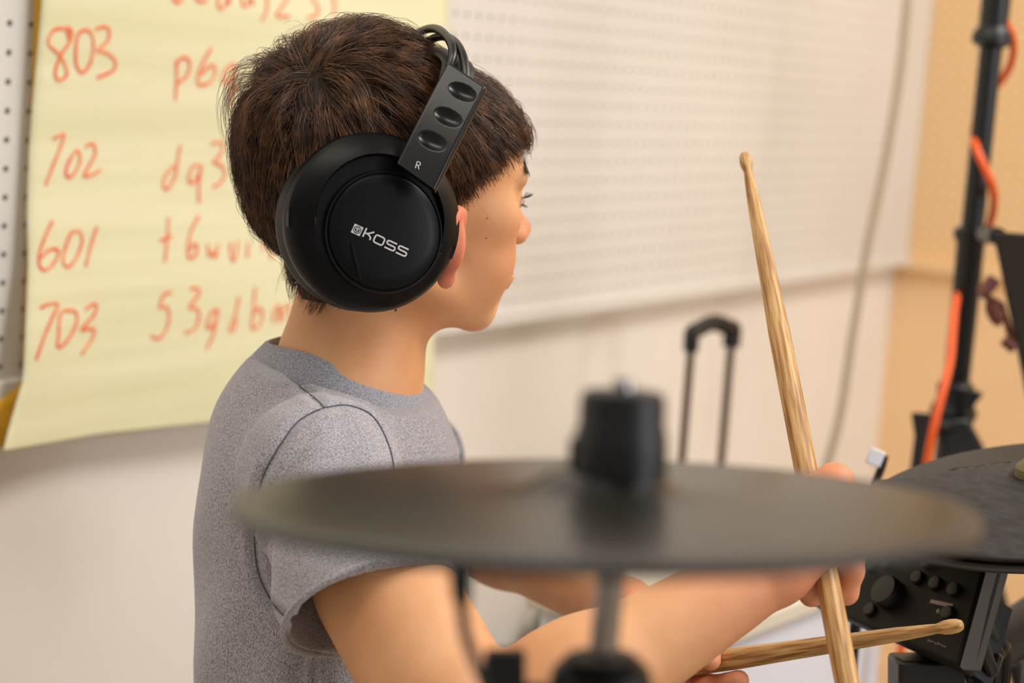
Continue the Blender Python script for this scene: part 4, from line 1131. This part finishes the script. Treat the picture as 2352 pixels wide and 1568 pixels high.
b = MB(); b.box(P(2130, 1580, 1.27), (.024, .02, .022), np.stack([CR, CF, CU], 1)); b.build('clamp', m_blkm, mod, bevel=.003)

# ------------------------------------------------------------------ tall stand with the orange cable
PZ = 2.02; pp = P(2236, 500, PZ); px_, py_ = pp[0], pp[1]
def zrow(y): 
    d_ = CF+CR*(2236-1176)/FPX-CU*(y-784)/FPX; t_ = PZ; return (CAM+d_*t_)[2]
st3 = empty('speaker_stand', (px_, py_, 0), 'tall black tripod pole wrapped by the orange cable, by the tan wall', 'stand')
b = MB(); b.tube([(px_, py_, zrow(890)), (px_, py_, zrow(60))], .0125, 20); b.build('pole', m_blkm, st3)
b = MB(); b.tube([(px_, py_, zrow(100)), (px_, py_, zrow(-260))], .016, 20); b.lathe([(.0145, zrow(108)), (.022, zrow(98)), (.022, zrow(78)), (.016, zrow(60))], (px_, py_, 0), (0, 0, 1), 20); b.build('upper_pole', m_blkm, st3)
b = MB(); b.lathe([(.0145, zrow(920)), (.0155, zrow(560)), (.020, zrow(545)), (.020, zrow(528)), (.013, zrow(520))], (px_, py_, 0), (0, 0, 1), 24); b.build('collar', m_blkm, st3)
b = MB(); b.lathe([(.020, zrow(1000)), (.027, zrow(960)), (.020, zrow(930)), (.021, zrow(895)), (.014, zrow(885))], (px_, py_, 0), (0, 0, 1), 24)
b.add([P(2210, 890, PZ-.02), P(2258, 900, PZ-.02), P(2254, 912, PZ-.02), P(2222, 950, PZ-.02), P(2210, 890, PZ), P(2258, 900, PZ), P(2254, 912, PZ), P(2222, 950, PZ)], [(3, 2, 1, 0), (4, 5, 6, 7), (0, 1, 5, 4), (1, 2, 6, 5), (2, 3, 7, 6), (3, 0, 4, 7)])
b.build('lever_clamp', m_blk, st3, bevel=.002)
b = MB(); b.add([P(2140, 962, PZ-.03), P(2225, 960, PZ-.03), P(2262, 1030, PZ-.03), P(2262, 1110, PZ-.03), P(2180, 1110, PZ-.03), P(2164, 1010, PZ-.03), P(2145, 990, PZ-.03)]+[P(2140, 962, PZ+.03), P(2225, 960, PZ+.03), P(2262, 1030, PZ+.03), P(2262, 1110, PZ+.03), P(2180, 1110, PZ+.03), P(2164, 1010, PZ+.03), P(2145, 990, PZ+.03)],
    [tuple(range(7))[::-1], tuple(range(7, 14))]+[(i, (i+1) % 7, (i+1) % 7+7, i+7) for i in range(7)]); b.build('hub', m_blk, st3, bevel=.004)
hz = zrow(1080)
b = MB(); b.tube([(px_, py_, zrow(1000)), (px_, py_, .25)], .016, 16); b.build('lower_pole', m_blkm, st3)
for k in range(3):
    a = math.radians((0, 78, 285)[k]); d_ = np.array([math.cos(a), math.sin(a), 0]); o_ = np.array([px_, py_, 0])
    b = MB(); b.tube([o_+d_*.02+TU*(hz-.02), o_+d_*.32+TU*.012], .011, 12); b.tube([o_+d_*.016+TU*.27, o_+d_*.19+TU*(.45*(hz-.02))], .007, 10); b.build('leg', m_blkm, st3)
b = MB(); b.add([P(2092, 946, PZ-.06), P(2150, 950, PZ-.06), P(2146, 1000, PZ-.06), P(2128, 1100, PZ-.06), P(2086, 1110, PZ-.06), P(2100, 1000, PZ-.06)]+[P(2092, 946, PZ-.03), P(2150, 950, PZ-.03), P(2146, 1000, PZ-.03), P(2128, 1100, PZ-.03), P(2086, 1110, PZ-.03), P(2100, 1000, PZ-.03)],
    [tuple(range(6))[::-1], tuple(range(6, 12))]+[(i, (i+1) % 6, (i+1) % 6+6, i+6) for i in range(6)]); b.tube([P(2140, 975, PZ-.045), P(2190, 985, PZ-.02)], .008, 10)
b.build('side_bracket', m_blk, st3, bevel=.003)
m_or = mat('orange_cable_sheath', (240, 92, 20), .4)
oc = spline([P(2262, -60, 1.985), P(2280, 0, 1.98), P(2312, 55, 1.985), P(2328, 100, 2.0), P(2318, 155, 2.03), P(2278, 215, 2.05), P(2240, 285, 2.03), P(2241, 335, 1.995), P(2262, 385, 1.985), P(2280, 430, 1.99), P(2282, 480, 2.02), P(2262, 545, 2.05), P(2220, 620, 2.045), P(2196, 690, 2.02), P(2188, 760, 1.99), P(2182, 830, 1.96), P(2165, 900, 1.93), P(2146, 975, 1.92), P(2130, 1060, 1.93), P(2110, 1200, 1.95), P(2085, 1400, 1.97), P(2070, 1490, 1.97), P(2052, 1600, 1.98), P(2060, 1900, 1.96)]
    + [np.array([px_+.02, py_-.12, .006]), np.array([px_+.35, py_-.35, .006])], 8)
b = MB(); b.tube(oc, .0045, 12); o = b.build('extension_cable', m_or); tag(o, 'bright orange cable spiralling down the tall black pole', 'cable')

# ------------------------------------------------------------------ music stand desk at the right edge
ms = empty('music_stand', P(2420, 1100, 1.85)*np.array([1, 1, 0]), 'dark brown-black music stand desk tilted at the right edge of the frame', 'music stand')
q0, q1, q2, q3 = P(2281, 534, 1.80), P(2640, 560, 1.80), P(2720, 1010, 1.92), P(2376, 1000, 1.92)
nn_ = nrm(np.cross(q1-q0, q3-q0)); nn_ = nn_ if nn_@CF < 0 else -nn_
b = MB(); b.add([q0, q1, q2, q3]+[q_-nn_*.006 for q_ in (q0, q1, q2, q3)], [(0, 1, 2, 3), (7, 6, 5, 4), (0, 4, 5, 1), (1, 5, 6, 2), (2, 6, 7, 3), (3, 7, 4, 0)]); b.build('desk', mat('dark_brown_desk', (34, 29, 25), .5), ms, bevel=.004)
b = MB(); mid = (q2+q3)/2; b.tube([(q0+q1+q2+q3)/4-nn_*.008, mid-nn_*.04-TU*.05, (mid[0]-nn_[0]*.04, mid[1]-nn_[1]*.04, .03)], .0125, 16); b.lathe([(.13, 0), (.13, .012), (.03, .03), (.0001, .03)], (mid[0]-nn_[0]*.04, mid[1]-nn_[1]*.04, 0), (0, 0, 1), 28); b.build('post', m_blkm, ms)
m_rbr = mat('reddish_brown_leather', (96, 44, 28), .5)
b = MB(); b.tube(spline([P(2250, 672, 1.84), P(2268, 662, 1.84), P(2284, 640, 1.84)], 5), [.007]*11, 10)
b.tube(spline([P(2284, 690, 1.85), P(2280, 706, 1.85), P(2290, 728, 1.85), P(2300, 733, 1.85)], 5), .008, 10)
b.tube(spline([P(2306, 780, 1.86), P(2318, 790, 1.86), P(2330, 800, 1.86)], 5), .006, 8)
b.tube([P(2250, 672, 1.86), P(2300, 700, 1.87), P(2330, 800, 1.88)], .004, 8)
b.build('strap', m_rbr, ms); bpy.data.objects['strap']['label'] = 'reddish-brown strap showing past the desk edge'
b = MB(); b.tube([P(2262, 538, 1.93), P(2292, 542, 1.86)], .009, 12); b.build('bracket', m_blkm, ms)

# ------------------------------------------------------------------ hanging grey cable
m_gc = mat('grey_beige_cable_sheath', (168, 150, 126), .6)
gc = spline([P(2096, -120, 2.75), P(2085, 0, 2.75), P(2070, 150, 2.75), P(2050, 280, 2.75), P(2022, 430, 2.75), P(1990, 580, 2.75), P(1972, 690, 2.75), P(1954, 800, 2.75), P(1938, 910, 2.75), P(1922, 990, 2.75), P(1900, 1070, 2.75), P(1860, 1250, 2.75), P(1800, 1500, 2.75)]+[np.array([.45, 2.7, .01]), np.array([.3, 2.65, .008])], 8)
b = MB(); b.tube(gc, .0062, 12); tag(b.build('hanging_cable', m_gc), 'grey-beige cable hanging in a gentle curve in front of the white wall', 'cable')

# ------------------------------------------------------------------ wheeled case with its handle up
sz = 2.45
hl, hr_ = P(1590, 765, sz), P(1684, 735, sz+.06); hx = nrm(np.array([hr_[0]-hl[0], hr_[1]-hl[1], 0])); hy_ = np.array([-hx[1], hx[0], 0]); wd_ = np.linalg.norm((hr_-hl)[:2])
cs = empty('wheeled_case', (hl[0], hl[1], 0), 'grey-green wheeled case with a black pull-up handle standing by the white wall', 'suitcase')
ctop = .50
b = MB(); g0 = hl+hx*(-.006)+TU*-.004; g1 = hl+hx*(wd_+.006)+TU*-.004
gz = hl[2]
def hpnt(u, z, o_=0): return np.array([hl[0], hl[1], 0])+hx*(u*wd_)+TU*(gz+z)+hy_*o_
b.tube(spline([hpnt(0, -.024), hpnt(-.01, -.008), hpnt(0, .001), hpnt(.12, .004), hpnt(.5, .012), hpnt(.88, .004), hpnt(1.0, .001), hpnt(1.01, -.008), hpnt(1, -.024)], 6), .0125, 16, flat=.85)
b.build('grip', m_blk, cs)
m_rod = mat('brown_grey_metal_rod', (96, 72, 62), .35, metal=.6)
for u in (0, 1):
    b = MB(); b.tube([hpnt(u, -.02), hpnt(u, ctop-gz-.01)], .0058, 12); b.build('handle_rod', m_rod, cs)
m_case = mat('grey_green_fabric', (112, 116, 104), .85)
b = MB(); b.box(np.array([hl[0], hl[1], 0])+hx*wd_/2+TU*(.06+(ctop-.06)/2)+hy_*.05, (.17, .10, (ctop-.06)/2), np.stack([hx, hy_, TU], 1)); b.build('shell', m_case, cs, bevel=.03, seg=4)
for u in (-1, 1):
    b = MB(); b.lathe([(.012, -.012), (.03, -.012), (.03, .012), (.012, .012)], np.array([hl[0], hl[1], 0])+hx*(wd_/2+u*.13)+TU*.03+hy_*-.02, hx, 20); b.build('wheel', m_rubm, cs)
    b = MB(); b.box(np.array([hl[0], hl[1], 0])+hx*(wd_/2+u*.13)+TU*.045+hy_*-.02, (.015, .012, .03), np.stack([hx, hy_, TU], 1)); b.build('wheel_bracket', m_blk, cs)

# ------------------------------------------------------------------ white box and bits round the module
m_wb = mat('white_plastic', (226, 226, 234), .35)
wA, wB = P(1610, 1474, 1.70), P(2066, 1272, 2.02)
wx = nrm(np.array([(wB-wA)[0], (wB-wA)[1], 0])); wl = np.linalg.norm((wB-wA)[:2]); wy = np.array([-wx[1], wx[0], 0]); zt = (wA[2]+wB[2])/2
print('box', wA, wB, wl)
bx = empty('storage_box', ((wA+wB)/2)*np.array([1, 1, 0]), 'white plastic box with a raised lid rim, under the right hand and drumsticks', 'box')
o_ = np.array([wA[0], wA[1], 0])
b = MB(); b.box(o_+wx*wl/2+wy*.10+TU*(zt-.02)/2, (wl/2-.006, .095, (zt-.02)/2), np.stack([wx, wy, TU], 1)); b.build('bin', m_wb, bx, bevel=.01)
b = MB(); b.box(o_+wx*wl/2+wy*.10+TU*(zt-.011), (wl/2+.004, .105, .011), np.stack([wx, wy, TU], 1)); b.build('lid', mat('cream_plastic', (222, 212, 192), .4), bx, bevel=.005)

tg = empty('cable_tag', P(2022, 1150, 1.5), 'small white tag on a black stalk poking above the front cymbal near the right hand', 'tag')
b = MB(); b.tube(spline([P(1985, 1230, 1.5), P(2008, 1120, 1.5), P(2024, 1075, 1.5), P(2032, 1045, 1.5)], 5), .0035, 10)
b.tube([P(1985, 1230, 1.5), P(1985, 1230, 1.5)*np.array([1, 1, 0])+np.array([0, 0, .004])], .005, 10); b.build('stalk', m_blk, tg)
b = MB(); b.box(P(2010, 1050, 1.492), (.0062, .003, .0068), np.stack([nrm(CR-CU*.4), CF, nrm(CU+CR*.4)], 1)); b.build('label_tag', m_wb, tg, bevel=.001)

b = MB(); b.tube([P(2420, 1398, 1.5), P(2230, 1520, 1.52), P(2080, 1640, 1.56)], .021, 20); rk = b.build('rack_tube', m_side)
rk2 = empty('drum_rack', np.array([P(2300, 1480, 1.5)[0], P(2300, 1480, 1.5)[1], 0]), 'dark grey slanting drum rack tube at the lower right corner', 'drum rack'); keep_parent(rk, rk2)
e1 = P(2420, 1398, 1.5); e0 = P(2080, 1640, 1.56)
for e_ in (e1, e0):
    b = MB(); b.tube([e_, (e_[0], e_[1], .012)], .019, 18); b.lathe([(.04, 0), (.04, .02), (.02, .03)], (e_[0], e_[1], 0), (0, 0, 1), 20); b.build('rack_leg', m_blkm, rk2)
for i, pts in enumerate((((2262, 1420, 1.26), (2272, 1450, 1.26), (2290, 1500, 1.27), (2303, 1580, 1.29)), ((2246, 1440, 1.24), (2262, 1500, 1.24), (2276, 1540, 1.25), (2282, 1600, 1.27)))):
    w3 = [P(*p_) for p_ in pts]; e_ = w3[-1]
    b = MB(); b.tube(spline([P(2225, 1400, 1.27)]+w3+[e_-TU*.3, (e_[0]+.03*i, e_[1]+.05, .006), (e_[0]+.1, e_[1]+.1+.05*i, .006)], 8), .0048, 10)
    tag(b.build('loom_cable', m_blk), ('black cable dropping from the module, nearer the right edge', 'black cable dropping close beside the module')[i], 'cable')

# ------------------------------------------------------------------ seat and legs of the boy (below the frame)
HIP = P(790, 1860, 1.30); HIP = np.array([HIP[0], HIP[1], .60])
m_jeans = mat('dark_blue_denim', (44, 52, 70), .85)
kneeR = HIP+TF*.30-TL*.17+TU*.01; kneeL = HIP+TF*.30+TL*.17+TU*.01
hR, hL = HIP-TL*.075, HIP+TL*.075
aR = kneeR-TF*.03; aR = np.array([aR[0], aR[1], .09]); aL = kneeL-TF*.03; aL = np.array([aL[0], aL[1], .09])
jp = [E_(HIP+TU*.05, (.115, .15, .12), TB, .03), C_(hR, kneeR, .088, .06, .03), C_(kneeR, aR, .058, .045, .02), C_(hL, kneeL, .088, .06, .03), C_(kneeL, aL, .058, .045, .02)]
A, lo = field(jp, HIP-np.array([.25, .4, .58]), HIP+np.array([.6, .4, .25]), .006)
V, Fq = nets(A, lo, .006); mesh_np('trousers', V, Fq, m_jeans, person)
m_sh = mat('white_trainers', (200, 198, 195), .6)
for a_ in (aR, aL):
    b = MB(); o_ = np.array([a_[0], a_[1], 0])
    A, lo = field([C_(o_+TU*.045-TF*.03, o_+TF*.13+TU*.032, .04, .03, .02), C_(o_+TU*.05, o_+TU*.09, .04, .042, .02), Prim('f', lambda X, Y, Z: Z-.0+0*X+0*Y, .004, -1)], o_-np.array([.12, .12, .02]), o_+np.array([.24, .16, .16]), .004)
    V, Fq = nets(A, lo, .004); mesh_np('shoe', V, Fq, m_sh, person)
tz = HIP[2]-.105
th = empty('drum_throne', (HIP[0], HIP[1], 0), 'round black drum throne under the boy', 'stool')
b = MB(); b.lathe([(.0001, tz), (.13, tz), (.15, tz-.015), (.155, tz-.04), (.15, tz-.07), (.0001, tz-.075)], (HIP[0], HIP[1], 0), (0, 0, 1), 48); b.build('seat', m_pad, th)
b = MB(); b.tube([(HIP[0], HIP[1], tz-.07), (HIP[0], HIP[1], .14)], .014, 16); b.build('post', m_chrome, th)
for k in range(3):
    a = math.radians(30+120*k); d_ = np.array([math.cos(a), math.sin(a), 0]); o_ = np.array([HIP[0], HIP[1], 0])
    b = MB(); b.tube([o_+d_*.014+TU*.25, o_+d_*.22+TU*.011], .010, 12); b.build('leg', m_chrome, th)

bpy.context.view_layer.update()
